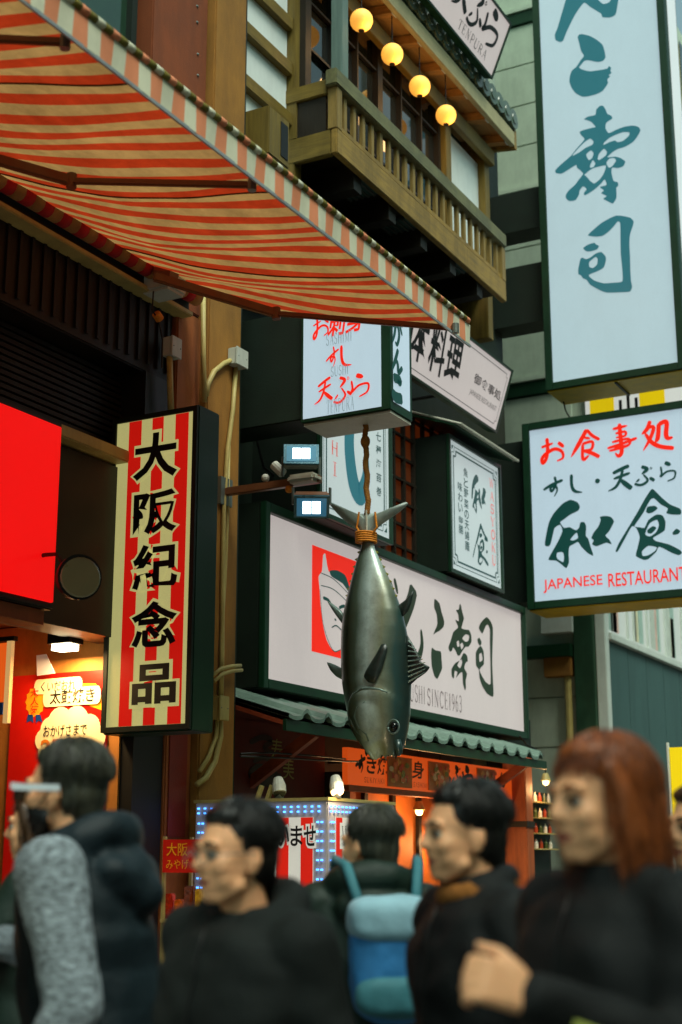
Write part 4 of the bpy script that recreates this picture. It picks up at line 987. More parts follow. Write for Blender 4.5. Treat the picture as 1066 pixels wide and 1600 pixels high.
for st in sc_:
    v, f = ribbon([(p[0]*W_, p[1]*H_) for p in st[0]], st[1]*W_, st[2]*W_, 0.16*W_); k.add(v, f)
k.glyph('す', W_*0.36, H_*0.82, W_*0.62, H_*0.95)
t.part('lettering', k, I_teal, f_)
k = Ink(p_, 0.003)
for i, ch in enumerate('SUSHI'): serif(k, ch, W_*0.14, H_*(0.80-i*0.135), W_*0.14+W_*0.10, H_*(0.89-i*0.135), 0.9)
t.part('roman_lettering', k, lit('ink_rust', (206,70,56), 0.75), f_)
k = Ink(p_, 0.003)
for i, ch in enumerate('握り七種海苔巻'): k.text(ch, W_*0.80, H_*(0.84-i*0.095), W_*0.88, H_*(0.90-i*0.095), 0.012, 0.1)
t.part('small_lettering', k, I_green, f_)

# ================================================================ MAIN FASCIA SIGN
ys = 5.5
a, b, c, d = PY(415, 800, ys), PY(812, 960, ys), PY(415, 1060, ys), PY(818, 1145, ys)
x0, x1, z0, z1 = a[0], d[0], (c[2]+d[2])/2, (a[2]+b[2])/2
t = Thing('fascia_sign', 'long white lit fascia sign with black brush characters and red emblem square', 'sign', ((x0+x1)/2, ys, z0))
fw_ = 0.075
t.part('housing', MB().box(x0-fw_, x1+fw_, ys, 5.95, z0-fw_, z1+fw_), green_blk, bevel=0.01)
for q in ((x0-fw_, x0-0.002, z0-fw_, z1+fw_), (x1+0.002, x1+fw_*0.6, z0-fw_, z1+fw_)): t.part('frame_bar', MB().box(q[0], q[1], ys-0.05, ys-0.001, q[2], q[3]), green_dk, bevel=0.006)
for q in ((z0-fw_, z0-0.002), (z1+0.002, z1+fw_)): t.part('frame_bar', MB().box(x0-0.001, x1+0.001, ys-0.048, ys-0.001, q[0], q[1]), green_dk, bevel=0.006)
fp = t.part('face_panel', MB().box(x0, x1, ys-0.006, ys-0.001, z0, z1), L_warm)
pl = faceY(x0, ys-0.006, z0)
CD = (600, 880, 4.6348)
k = Ink(pl, 0.003)
k.trace([[(365,258),(400,290),(415,350),(435,420),(430,460),(400,490),(380,500),(357,515),(370,480),(385,440),(380,370),(362,320)]], *CD)
k.trace([[(345,612),(370,630),(410,640),(415,690),(420,760),(400,810),(385,838),(365,820),(345,750),(340,670)]], *CD)
k.trace([[(545,300),(555,300),(565,350),(578,400),(570,430),(560,470),(585,480),(615,485),(630,520),(632,570),(610,605),(590,605),(570,630),(545,670),(530,665),(520,640),(500,610),(490,635),(475,640),(465,610),(480,565),(500,500),(525,475),(535,460),(515,410),(540,420),(535,370),(520,340),(540,335)],
 [(565,545),(590,515),(615,525),(610,560),(590,570)], [(525,570),(540,560),(545,600),(530,605)], [(550,590),(565,575),(575,600),(560,625)]], *CD)
k.trace([[(520,720),(550,700),(575,650),(600,670),(605,710),(590,720),(580,760),(600,800),(590,850),(592,900),(585,922),(570,870),(565,790),(545,800),(520,830),(530,790),(510,780),(505,835),(490,820),(487,770),(505,735)], [(530,740),(555,690),(565,720),(550,760)]], *CD)
k.trace([[(685,470),(700,430),(740,390),(770,420),(787,470),(785,600),(782,700),(785,800),(792,940),(785,968),(745,945),(710,890),(690,830),(685,770),(665,740),(663,650),(680,615),(700,600),(720,640),(722,730),(700,755),(690,775),(710,820),(735,860),(770,875),(768,700),(765,560),(765,480),(750,445),(735,455),(710,510)],
 [(688,660),(705,650),(712,700),(690,715)], [(675,550),(690,540),(705,575),(695,600),(680,580)]], *CD)
k.strokes([([(214,178),(190,280),(130,430),(40,640)], 60, 40), ([(40,640),(120,520),(165,560),(190,650),(240,690),(272,600),(266,480)], 34, 14),
           ([(-230,300),(-150,300),(-110,360),(-150,560),(-190,520)], 44, 20), ([(-170,200),(-190,380),(-260,560)], 44, 16), ([(40,130),(66,220)], 20, 12), ([(72,110),(96,222)], 18, 12)], *CD)
t.part('lettering', k, I_dk, fp)
k = Ink(pl, 0.003)
u0, _ = pl.uv(492, 1050); ua, va = pl.uv(641, 1075); ub, vb_ = pl.uv(721, 1112)
vlo = pl.uv(700, 1109)[1]; vhi = pl.uv(700, 1083)[1]
uS = pl.uv(667, 1085)[0]
serif(k, 'SINCE1963', uS, vlo, ub, vhi, 0.9)
sw = (ub-uS)
serif(k, 'GANKO SUSHI', uS-sw*1.32, vlo, uS-sw*0.10, vhi, 0.9)
t.part('roman_lettering', k, M('ink_brown_grey', srgb(104,84,84), 0.5, bump=0), fp)
# emblem: red square with a simple pale headband figure
CE = (400, 780, 4.6348)
uv = [pl.uv(486, 851), pl.uv(490, 1018)]
eu0 = pl.uv(487, 930)[0]; ev1 = pl.uv(487, 851)[1]; ev0 = pl.uv(489, 1018)[1]; eu1 = eu0+(ev1-ev0)*0.92
em = Ink(pl, 0.003); em.rect(eu0, ev0, eu1, ev1); eo = t.part('emblem_square', em.mb, I_red, fp)
hw, hh = (eu1-eu0), (ev1-ev0)
def E_(pts): return [(eu0+p[0]*hw, ev0+p[1]*hh) for p in pts]
em = Ink(pl, 0.006)
v, f = fill2d([smooth_loop(E_([(0.22,0.93),(0.27,0.96),(0.34,0.80),(0.52,0.82),(0.72,0.80),(0.80,0.70),(0.82,0.52),(0.80,0.34),(0.70,0.16),(0.55,0.06),(0.42,0.06),(0.30,0.14),(0.22,0.28),(0.17,0.46),(0.15,0.60),(0.13,0.72),(0.20,0.78)]))]); em.add(v, f)
t.part('emblem_head', em.mb, L_warm, fp)
em = Ink(pl, 0.008)
v, f = fill2d([smooth_loop(E_([(0.36,0.81),(0.52,0.84),(0.70,0.82),(0.79,0.72),(0.79,0.66),(0.64,0.73),(0.40,0.76)]))]); em.add(v, f)
for st, wd in (([(0.16,0.76),(0.45,0.74),(0.80,0.64)],0.010), ([(0.17,0.64),(0.45,0.64),(0.80,0.55)],0.010), ([(0.22,0.53),(0.33,0.52),(0.40,0.48)],0.035), ([(0.56,0.48),(0.66,0.51),(0.74,0.50)],0.035),
               ([(0.40,0.27),(0.50,0.30),(0.62,0.27)],0.014), ([(0.46,0.36),(0.50,0.35)],0.02), ([(0.15,0.60),(0.22,0.28),(0.42,0.06),(0.60,0.08)],0.010)):
    v, f = ribbon(E_(st), wd*hw, wd*hw); em.add(v, f)
t.part('emblem_line', em.mb, I_green, fp)

# ================================================================ TILED CANOPY OVER THE ENTRANCE
yc = 5.12
a, b = PY(382, 1104, yc), PY(850, 1193, yc)
zc = (a[2]+b[2])/2; xc0, xc1 = 8.61, max(b[0], 13.6)
cn = Thing('tiled_canopy', 'grey tiled canopy running below the white fascia sign', 'canopy', ((xc0+xc1)/2, yc, zc))
cs_ = 0.32
cn.part('deck', MB().prism([(xc0, yc, zc-0.05), (xc0, 5.74, zc+0.62*cs_-0.05), (xc0, 5.74, zc+0.62*cs_-0.02), (xc0, yc, zc-0.02)], (xc1-xc0, 0, 0)), M('canopy_deck', srgb(150,60,30), 0.6))
cn.part('edge_board', MB().box(xc0, xc1, yc-0.03, yc-0.003, zc-0.09, zc-0.01), green_dk)
for i in range(2):
    xx = xc0+0.55+i*4.2
    cn.part('brace', MB().bar((xx, yc+0.05, zc-0.06), (xx, 5.73, zc-0.42), 0.06, 0.08), wood('brace_timber', srgb(140,62,30), along=1))
tt = MB(); nseg = 8
# wave-section tile: flat pan rising to a roll
prof = [(-0.155,0.0),(-0.10,-0.012),(-0.03,-0.012),(0.03,0.0),(0.06,0.035),(0.10,0.052),(0.14,0.035),(0.160,0.004)]
vs = [(p, -0.03, q) for p, q in prof]+[(p, 0.64, q+0.64*cs_) for p, q in prof]+[(p, -0.03, q-0.028) for p, q in prof]+[(p, 0.64, q+0.64*cs_-0.028) for p, q in prof]
n = len(prof); fs = []
for i in range(n-1): fs += [(i, i+1, n+i+1, n+i), (2*n+i, 3*n+i, 3*n+i+1, 2*n+i+1), (i, 2*n+i, 2*n+i+1, i+1)]
tme2 = MB().raw(vs, fs).mesh('tile', mats=[canopy_t], smooth=False)
x = xc0+0.16
while x < xc1-0.05:
    cn.copypart('tile', tme2, (x, yc-0.02, zc+0.028+random.uniform(-0.004,0.004)), rot=(0, random.uniform(-0.02,0.02), random.uniform(-0.02,0.02)))
    x += 0.313
# cables slung under the canopy
for lab, pts in (('upper slack black cable crossing below the tiled canopy', [(376,1178),(420,1176),(480,1180),(540,1186)]), ('lower slack black cable crossing below the tiled canopy', [(376,1182),(440,1184),(500,1188),(560,1190)])):
    single('cable', MB().tube([PY(px, py, 5.35) for px, py in pts], 0.008, 6), black, lab, 'cable', 'cables below the canopy', smooth=True)

# painted pine and characters on the dark red wall
pw_ = faceY(8.61, 5.716, 0)
wp = Thing('wall_mural', 'black pine mural with pale brush characters on the dark red wall', 'mural', (9.2, 5.715, 1.6))
bd = wp.part('board', MB().box(8.66, 10.2, 5.706, 5.719, 1.2, 2.42), redwall)
pw_ = faceY(8.66, 5.706, 0)
k = Ink(pw_, 0.003)
rng = random.Random(3)
for st, wd in (([(390,1160),(410,1152),(425,1158),(412,1168),(428,1176)],7), ([(388,1212),(402,1200),(420,1205),(440,1215)],10), ([(395,1222),(415,1212),(436,1226)],10), ([(400,1232),(420,1222),(440,1236)],9), ([(395,1190),(410,1184),(430,1190)],6), ([(500,1128),(530,1122),(560,1130)],6)):
    k.strokes([([(p[0]*10, p[1]*10) for p in st], wd*10, wd*4)], 0, 0, 10.0)
for i in range(26):
    cx, cy = rng.uniform(392, 440), rng.uniform(1195, 1236); an = rng.uniform(0, 3.1)
    k.strokes([([(cx*10, cy*10), ((cx+9*math.cos(an))*10, (cy-6*math.sin(an))*10)], 20, 6)], 0, 0, 10.0)
wp.part('pine_ink', k.mb, ink_blk, bd, kind='stuff')
k = Ink(pw_, 0.006)
for ch, px, py, s_ in (('寿', 432, 1172, 9), ('美', 450, 1200, 9)):
    u, v_ = pw_.uv(px, py); g = 0.085; k.text(ch, u-g, v_-g, u+g, v_+g, 0.0)
wp.part('pale_lettering', k, M('mural_green', srgb(140,136,70), 0.6, bump=0), bd)

# orange menu board with dish pictures
ym = 5.5
a, b, c = PY(548, 1168, ym), PY(806, 1200, ym), PY(548, 1226, ym)
mb_ = Thing('menu_board', 'orange picture menu board below the tiled canopy', 'menu board', (12, ym, c[2]))
mx0, mx1, mz0, mz1 = a[0]-0.05, PY(806,1200,ym)[0], c[2], a[2]
orange_l = lit('menu_orange', (226,84,24), 0.55)
bd = mb_.part('board', MB().box(mx0, mx1, ym, ym+0.05, mz0, mz1), orange_l)
mb_.part('lower_trim', MB().box(mx0, mx1, ym-0.01, ym+0.06, mz0-0.05, mz0-0.002), wood('menu_trim', srgb(170,80,30), along=0))
mb_.part('hanger', MB().box(mx0+0.4, mx0+0.45, ym+0.051, 5.9, mz1-0.1, mz1-0.05).box(mx1-0.45, mx1-0.4, ym+0.051, 5.9, mz1-0.1, mz1-0.05), black)
pm = faceY(mx0, ym, mz0); H_ = mz1-mz0
def mu(px): return pm.uv(px, 1200)[0]
k = Ink(pm, 0.003)
for s_, xa_, xb_ in (('すき焼', 555, 606), ('刺身', 622, 664), ('天ぷら', 688, 738), ('うどん', 748, 790)):
    ua, ub = mu(xa_), mu(xb_); w1 = (ub-ua)/len(s_)
    for i, ch in enumerate(s_):
        if ch in BRUSH: k.glyph(ch, ua+i*w1, H_*0.35, ua+(i+0.9)*w1, H_*0.85, 1.3)
        else: k.text(ch, ua+i*w1, H_*0.35, ua+(i+0.9)*w1, H_*0.88, 0.02, 0.1)
for s_, xa_, xb_ in (('SUKIYAKI', 568, 598), ('SASHIMI', 643, 664), ('TENPURA', 700, 730)):
    serif(k, s_, mu(xa_), H_*0.1, mu(xb_), H_*0.24)
mb_.part('lettering', k, ink_blk, bd)
dish = [srgb(226,170,70), srgb(206,60,30), srgb(232,210,160), srgb(120,140,50), srgb(240,120,60)]
rng = random.Random(11)
for xa_, xb_ in ((604, 642), (668, 700), (744, 772)):
    ua, ub = mu(xa_), mu(xb_)
    pc = mb_.part('dish_picture', MB().box(mx0+ua, mx0+ub, ym-0.012, ym-0.003, mz0+H_*0.05, mz0+H_*0.92), M('dish_wood', srgb(200,120,50), 0.5, var=0.3), bd)
    ink5 = [Ink(Plane((mx0, ym-0.012, mz0), (1,0,0), (0,0,1)), 0.002+0.0012*q) for q in range(5)]
    for q in range(26):
        qq = rng.randrange(5); ink5[qq].disc(rng.uniform(ua+0.06, ub-0.06), rng.uniform(H_*0.2, H_*0.78), rng.uniform(0.02, 0.05), 9, rng.uniform(0.015, 0.035))
    for q in range(5):
        if ink5[q].mb.v: mb_.part('dish_food', ink5[q].mb, M('dish_%d' % q, dish[q], 0.4, var=0.3, scale=30, bump=0.2), pc, kind='stuff')

# entrance lamps
def ent_lamp(lab, px, py, y, en, r=0.035):
    p = PY(px, py, y); t = Thing('downlight', lab, 'lamp', p, 'warm lamps at the restaurant entrance')
    t.part('bulb', MB().ball(p, r, 12, 8), L_lamp, smooth=True)
    t.part('shade', MB().tube([p+np.array((0,0,r*0.4)), p+np.array((0,0,r*2.6))], [r*1.6, r*0.8], 14), conduit_m)
    t.part('stem', MB().tube([p+np.array((0,0,r*2.6)), (p[0], p[1], zc+0.02)], 0.008, 6), black)
    ld = bpy.data.lights.new('downlight_light', 'POINT'); ld.energy = en; ld.color = (1.0,0.52,0.2); ld.shadow_soft_size = 0.05
    lo = bpy.data.objects.new('downlight_light', ld); COL.objects.link(lo); lo.parent = t.e; lo.location = (0, -0.03, -0.08)
ent_lamp('small warm lamp hanging at the right end of the restaurant entrance', 853, 1222, 5.3, 7)
ent_lamp('warm lamp glowing over the entrance behind the dark-haired passer-by', 655, 1268, 5.6, 14)
ent_lamp('dim warm lamp deeper in the entrance beside the wooden pillar', 690, 1306, 5.7, 10)
# lit glass cabinet to the right of the entrance
cb = PY(835, 1240, 5.5)
t = Thing('sample_cabinet', 'narrow dark display cabinet with small goods right of the entrance pillar', 'cabinet', (cb[0], 5.6, 0))
t.part('body', MB().box(cb[0]-0.2, cb[0]+0.45, 5.5, 5.7, 0, 2.1), green_blk, bevel=0.01)
for i in range(4):
    z = 1.5+i*0.16
    t.part('shelf', MB().box(cb[0]-0.18, cb[0]+0.43, 5.40, 5.499, z, z+0.012), conduit_m)
    for j in range(4):
        xx = cb[0]-0.12+j*0.14
        t.part('sample_bottle', MB().tube([(xx, 5.45, z+0.013), (xx, 5.45, z+0.07), (xx, 5.45, z+0.09), (xx, 5.45, z+0.11)], [0.022,0.022,0.01,0.01], 8), M('sample_%d' % ((i+j) % 3), (srgb(210,200,180), srgb(160,60,30), srgb(70,80,40))[(i+j) % 3], 0.3, bump=0))
# ================================================================ FLOODLIGHTS ON AN ARM
XA = 8.25
a, b = PX(333, 771, XA), PX(500, 743, XA)
t = Thing('floodlight_arm', 'rusty horizontal bracket arm carrying two square floodlights', 'bracket', (XA, 5.42, a[2]))
t.part('arm_bar', MB().box(XA-0.02, XA+0.03, b[1], 5.43, a[2]-0.03, a[2]+0.025), arm_m, bevel=0.005)
t.part('wall_plate', MB().box(XA-0.07, XA+0.08, 5.39, 5.42, a[2]-0.1, a[2]+0.1), steel)
c = PX(438, 740, XA); t.part('sensor', MB().tube([c+np.array((0,0.05,0.07)), c+np.array((0,-0.02,0.0))], 0.035, 12), grey_box)
c = PX(415, 747, XA); t.part('clamp', MB().ball(c, 0.03, 10, 6), grey_box)
c = PX(472, 748, XA-0.05); t.part('joint_block', MB().box(c[0]-0.05, c[0]+0.08, c[1]-0.12, c[1]+0.10, c[2]-0.03, c[2]+0.03), soffit_m, bevel=0.02)
c = PX(452, 764, XA); t.part('amber_cap', MB().ball(c, 0.03, 10, 6), orange_rope)
def flood(label, px, py, tilt, body):
    c = PX(px, py, XA-0.03); t = Thing('square_floodlight', label, 'floodlight', c, 'floodlights over the fascia sign')
    n = np.array((-math.cos(tilt)*0.86, -math.cos(tilt)*0.5, math.sin(tilt))); n /= np.linalg.norm(n)
    u = np.cross(n, (0,0,1)); u /= np.linalg.norm(u); v = np.cross(u, n)
    t.part('body', MB().obox(c-n*0.03, u*0.118, v*0.088, n*0.03), body, bevel=0.01)
    t.part('bezel', MB().obox(c+n*0.006, u*0.122, v*0.092, n*0.006), M('bezel_teal', srgb(34,80,96), 0.3, metal=0.3))
    gl = t.part('glass', MB().obox(c+n*0.0135, u*0.102, v*0.074, n*0.001), M('flood_glass', srgb(40,90,110), 0.1, var=0.1, bump=0, emit=srgb(50,110,140), es=0.5))
    for i in (-1, 1):
        for j in (-1, 1): t.part('led_module', MB().obox(c+n*0.017+u*0.032*i+v*0.026*j, u*0.028, v*0.023, n*0.002), L_lamp_w, gl)
    for i in (-1, 1): t.part('yoke_arm', MB().bar(c+u*0.127*i-n*0.02, c+u*0.127*i-n*0.02+np.array((0.0,0.0,-0.14 if tilt > 0 else 0.12)), 0.012, 0.02, up=(1,0,0)), steel)
flood('upper square floodlight aimed outward above the rusty arm', 471, 711, R(28), steel)
flood('lower square floodlight tipped downward below the rusty arm', 487, 791, R(-48), arm_m)

# ================================================================ HANGING FISH
XF = 8.84
def z8(x, y, X=XF): return PX(480+x/3.719, 770+y/3.719, X)
prof = [(285,322,384),(330,312,392),(400,288,424),(500,262,470),(600,238,510),(700,218,545),(800,209,568),(900,207,583),(1000,208,592),(1100,214,598),(1200,228,594),(1300,249,588),(1380,272,578),(1440,305,566),(1490,345,552),(1520,372,540)]
def interp(y):
    ys_ = [p[0] for p in prof]; return np.interp(y, ys_, [p[1] for p in prof]), np.interp(y, ys_, [p[2] for p in prof])
fish = Thing('hanging_fish', 'large model tuna hanging head down by a rope from the light box', 'fish model', z8(400, 1540))
rows, nn = 96, 48; vs = []; fs = []
for i in range(rows+1):
    y = 285+(1528-285)*i/rows; l, r = interp(y)
    pl_, pr_ = z8(l, y), z8(r, y); cc = (pl_+pr_)/2; hw = np.linalg.norm(pl_-pr_)/2
    for k in range(nn):
        th = 2*math.pi*k/nn; cu, su = math.cos(th), math.sin(th)
        uu = math.copysign(abs(cu)**0.92, cu)*hw; tt = su*hw*0.62
        px = (l+r)/2+cu*(r-l)/2
        e = ((px-425)/172)**2+((y-1345)/198)**2
        bul = 0.020/(1+math.exp(min(60, (e-1)*26)))
        e2 = ((px-395)/95)**2+((y-1330)/130)**2
        bul -= 0.010/(1+math.exp(min(60, (e2-1)*14)))*(1-1/(1+math.exp(min(60, (e2-0.55)*12))))
        mth = 0.03*math.exp(-((px-(455+0.1*(y-1500)))/16)**2)/(1+math.exp(min(60, -(y-1478)/8)))
        tt += math.copysign(bul-mth, su)*min(1, abs(su)*1.6)
        vs.append((cc[0]-tt, cc[1]-uu, cc[2]))
for i in range(rows):
    for k in range(nn): fs.append((i*nn+k, i*nn+(k+1) % nn, (i+1)*nn+(k+1) % nn, (i+1)*nn+k))
fs.append(tuple(range(nn))); fs.append(tuple(rows*nn+k for k in reversed(range(nn))))
# tuna colouring: dark back, silver side, belly-side shade painted in as a dark band, by the fish's own width axis
fm = bpy.data.materials.new('fish_lacquer'); fm.use_nodes = True
N_, L__ = fm.node_tree.nodes, fm.node_tree.links; p_ = N_['Principled BSDF']
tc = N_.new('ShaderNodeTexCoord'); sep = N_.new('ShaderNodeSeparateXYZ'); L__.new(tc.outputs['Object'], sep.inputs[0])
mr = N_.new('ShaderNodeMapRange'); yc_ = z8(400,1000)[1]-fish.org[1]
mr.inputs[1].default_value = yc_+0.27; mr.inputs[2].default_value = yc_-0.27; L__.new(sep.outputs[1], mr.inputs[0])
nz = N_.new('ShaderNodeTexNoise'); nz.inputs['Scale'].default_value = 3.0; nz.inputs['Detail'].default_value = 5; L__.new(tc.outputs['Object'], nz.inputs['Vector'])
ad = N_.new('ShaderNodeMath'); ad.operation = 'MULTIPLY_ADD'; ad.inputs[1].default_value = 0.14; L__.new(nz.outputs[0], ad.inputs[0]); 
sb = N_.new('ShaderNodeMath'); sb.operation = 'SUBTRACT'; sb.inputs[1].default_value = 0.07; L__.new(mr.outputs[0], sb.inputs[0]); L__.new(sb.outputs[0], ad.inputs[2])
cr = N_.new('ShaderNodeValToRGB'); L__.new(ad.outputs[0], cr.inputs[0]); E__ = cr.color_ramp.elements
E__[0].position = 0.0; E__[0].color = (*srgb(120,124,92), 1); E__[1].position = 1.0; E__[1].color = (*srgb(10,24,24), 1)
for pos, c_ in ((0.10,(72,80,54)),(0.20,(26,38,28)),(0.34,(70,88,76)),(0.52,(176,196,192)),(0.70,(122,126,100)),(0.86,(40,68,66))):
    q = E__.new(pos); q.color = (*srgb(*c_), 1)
sc_n = N_.new('ShaderNodeTexNoise'); sc_n.inputs['Scale'].default_value = 7; sc_n.inputs['Detail'].default_value = 9; sc_n.inputs['Roughness'].default_value = 0.75; L__.new(tc.outputs['Object'], sc_n.inputs['Vector'])
sc_r = N_.new('ShaderNodeMapRange'); sc_r.inputs[1].default_value = 0.42; sc_r.inputs[2].default_value = 0.75; sc_r.inputs[4].default_value = 0.6; L__.new(sc_n.outputs[0], sc_r.inputs[0])
sc_m = N_.new('ShaderNodeMix'); sc_m.data_type = 'RGBA'; sc_m.inputs[7].default_value = (*srgb(58,60,42), 1); L__.new(sc_r.outputs[0], sc_m.inputs[0]); L__.new(cr.outputs[0], sc_m.inputs[6])
rr_ = N_.new('ShaderNodeMapRange'); rr_.inputs[3].default_value = 0.16; rr_.inputs[4].default_value = 0.5; L__.new(sc_n.outputs[0], rr_.inputs[0]); L__.new(rr_.outputs[0], p_.inputs['Roughness'])
L__.new(sc_m.outputs[2], p_.inputs['Base Color']); p_.inputs['Metallic'].default_value = 0.18
p_.inputs['Coat Weight'].default_value = 0.35; p_.inputs['Coat Roughness'].default_value = 0.2
b2 = N_.new('ShaderNodeTexNoise'); b2.inputs['Scale'].default_value = 45; L__.new(tc.outputs['Object'], b2.inputs['Vector'])
bp = N_.new('ShaderNodeBump'); bp.inputs['Strength'].default_value = 0.08; bp.inputs['Distance'].default_value = 0.01; L__.new(b2.outputs[0], bp.inputs['Height']); L__.new(bp.outputs[0], p_.inputs['Normal'])
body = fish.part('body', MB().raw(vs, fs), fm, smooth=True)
fin_m = M('fin_dark', srgb(34,46,42), 0.35, var=0.35, scale=8, bump=0.1, stretch=(1,1,4), spec=0.6)
fin_s = M('fin_silver', srgb(96,116,110), 0.3, metal=0.3, var=0.3, scale=6, bump=0.05)
def fin(name, pts, x, th, mat, curve=0.0):
    """thin blade with a lens-shaped section: centre loop swollen, rim thin"""
    lp = smooth_loop([np.array(p, float) for p in pts], 3); c = np.mean(lp, 0); g = MB(); n = len(lp); vs = []
    off = lambda p: curve*((p[1]-c[1])/200.0)**2
    for s_ in (-1, 1):
        for f_, h_ in ((1.0, 0.15), (0.6, 0.8), (0.2, 1.0)):
            for p in lp:
                q = c+(p-c)*f_; w3 = z8(q[0], q[1], x); vs.append(w3+np.array((s_*th*h_/2-off(q), 0, 0)))
    fs = []
    for s_ in range(2):
        o = s_*3*n
        for k in range(2):
            for i in range(n): fs.append((o+k*n+i, o+k*n+(i+1) % n, o+(k+1)*n+(i+1) % n, o+(k+1)*n+i))
        fs.append(tuple(o+2*n+i for i in range(n)))
    for i in range(n): fs.append((i, (i+1) % n, 3*n+(i+1) % n, 3*n+i))
    return fish.part(name, g.raw(vs, fs), mat, smooth=True)
fin_t = M('tail_pale', srgb(150,166,160), 0.35, var=0.35, scale=5, bump=0.08, dirt=0.5)
fin('tail_fin', [(120,52),(165,72),(225,112),(290,122),(345,122),(402,118),(455,105),(520,80),(572,54),(585,64),(540,108),(480,150),(425,190),(402,215),(378,262),(358,292),(330,292),(310,256),(290,215),(240,180),(180,125)], XF, 0.06, fin_t)
fin('pectoral_fin', [(330,1066),(350,1020),(400,940),(432,882),(455,878),(467,908),(455,960),(432,1030),(395,1105),(355,1100)], XF-0.17, 0.03, fin_m, 0.0)
fin('second_dorsal_fin', [(528,660),(575,620),(605,580),(618,572),(606,640),(585,690),(550,720)], XF, 0.03, fin_m)
fin('anal_fin', [(118,628),(150,646),(200,688),(226,735),(214,770),(170,715),(140,670)], XF, 0.03, fin_s)
fin('pelvic_fin', [(116,985),(160,998),(215,1030),(222,1090),(170,1068),(135,1030)], XF, 0.03, fin_s)
df = fin('dorsal_fin', [(575,830),(620,890),(648,945),(665,985),(712,1012),(690,1045),(640,1080),(585,1112)], XF, 0.025, fin_m)
for i in range(9):
    t0 = i/8; a = z8(588, 860+t0*240, XF-0.016); b = z8(622+min(1, t0*1.6)*64, 892+t0*150, XF-0.014)
    fish.part('fin_ray', MB().tube([a, b], [0.007, 0.003], 6), fin_s, df)
for i in range(7):
    for s_ in (-1, 1):
        y = 335+i*42; l, r = interp(y+12); e = l if s_ < 0 else r
        g = MB().prism([z8(e-4*s_, y-2), z8(e+16*s_, y+10), z8(e-2*s_, y+26)], (0.008, 0, 0)); fish.part('finlet', g, M('finlet_yellow', srgb(150,150,60), 0.4), body)
ec = z8(505, 1360, XF-0.125)
fish.part('eye', MB().ball(ec, (0.03, 0.030, 0.034), 16, 10), M('eye_black', (0.004,0.005,0.005), 0.08, var=0, bump=0), smooth=True)
rg = [ec+np.array((-0.008, 0.042*math.cos(a_), 0.046*math.sin(a_))) for a_ in np.linspace(0, 2*math.pi, 21)]
fish.part('eye_ring', MB().tube(rg, 0.0075, 6), fin_s, smooth=True)
# gill edge ridge, following the body surface
def surf(px, y):
    l, r = interp(y); hw = np.linalg.norm(z8(l, y)-z8(r, y))/2; cu = max(-0.98, min(0.98, (px-(l+r)/2)/((r-l)/2)))
    p = z8(px, y, XF); return np.array((XF-math.sqrt(1-abs(cu)**2)*hw*0.62-0.012, (z8((l+r)/2, y)[1])-cu*hw, p[2]))
fish.part('gill_edge', MB().tube([surf(*q) for q in ((518,1172),(480,1156),(430,1150),(380,1156),(330,1182),(295,1228),(283,1290),(300,1350),(340,1400),(370,1430))], [0.004,0.008,0.010,0.010,0.012,0.013,0.013,0.012,0.010,0.005], 8), fin_s, smooth=True)
fish.part('cheek_fold', MB().tube([surf(*q) for q in ((400,1225),(350,1260),(330,1310),(350,1370),(395,1410),(400,1450))], [0.004,0.010,0.014,0.014,0.012,0.006], 8), fin_s, smooth=True)
for pts in (((330,1440),(360,1490),(384,1530),(392,1548)), ((380,1440),(395,1490),(402,1530),(398,1552)), ((430,1440),(425,1490),(412,1528),(404,1545)), ((520,1440),(532,1480),(538,1510),(530,1528))):
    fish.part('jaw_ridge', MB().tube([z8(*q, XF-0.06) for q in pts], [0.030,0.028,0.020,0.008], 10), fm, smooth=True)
cl = z8(343, 262)
cn_ = fish.part('cord_wrap', MB().tube([z8(343,238), z8(343,250), z8(343,275), z8(343,286)], [0.060,0.072,0.070,0.058], 18), orange_rope, smooth=True)
for i in range(5): fish.part('cord_turn', MB().tube([cl+np.array((0.074*math.cos(a_), 0.074*math.sin(a_), -0.03+i*0.016+0.004*math.sin(a_))) for a_ in np.linspace(0, 2*math.pi, 19)], 0.008, 6), orange_rope, cn_)
for pts in (((302,112),(296,160),(288,200),(312,240)), ((395,112),(400,160),(406,200),(376,240)), ((345,100),(346,170),(346,245))):
    fish.part('tail_cord', MB().tube([z8(*q, XF-0.035) for q in pts], 0.008, 6), orange_rope if pts[0][0] != 345 else soffit_m)
dark_seam = M('fish_seam_dark', srgb(14,20,16), 0.5, var=0.2, bump=0)
for pts, w_ in ((((505,1190),(470,1174),(430,1168),(385,1174),(342,1198),(310,1240),(300,1292),(315,1345),(352,1392),(382,1420)), 0.006), (((412,1240),(366,1272),(348,1315),(366,1366),(408,1402),(416,1446)), 0.005), (((470,1250),(500,1290),(520,1320)), 0.003), (((300,1420),(345,1450),(420,1462),(500,1450),(552,1440)), 0.005)):
    fish.part('gill_seam', MB().tube([surf(*q)+np.array((0.004,0,0)) for q in pts], [w_*0.4]+[w_]*(len(pts)-2)+[w_*0.4], 6), dark_seam, body, smooth=True)
for i in range(9):
    x_ = 345+i*22; fish.part('jaw_fringe', MB().tube([z8(x_, 1480, XF-0.055), z8(x_+4*math.sin(i*2), 1515, XF-0.05), z8(x_+7*math.sin(i*3), 1536+10*(i % 3)-abs(x_-430)*0.08, XF-0.045)], [0.015, 0.012, 0.003], 6), fin_s if i % 2 else dark_seam, body, smooth=True)
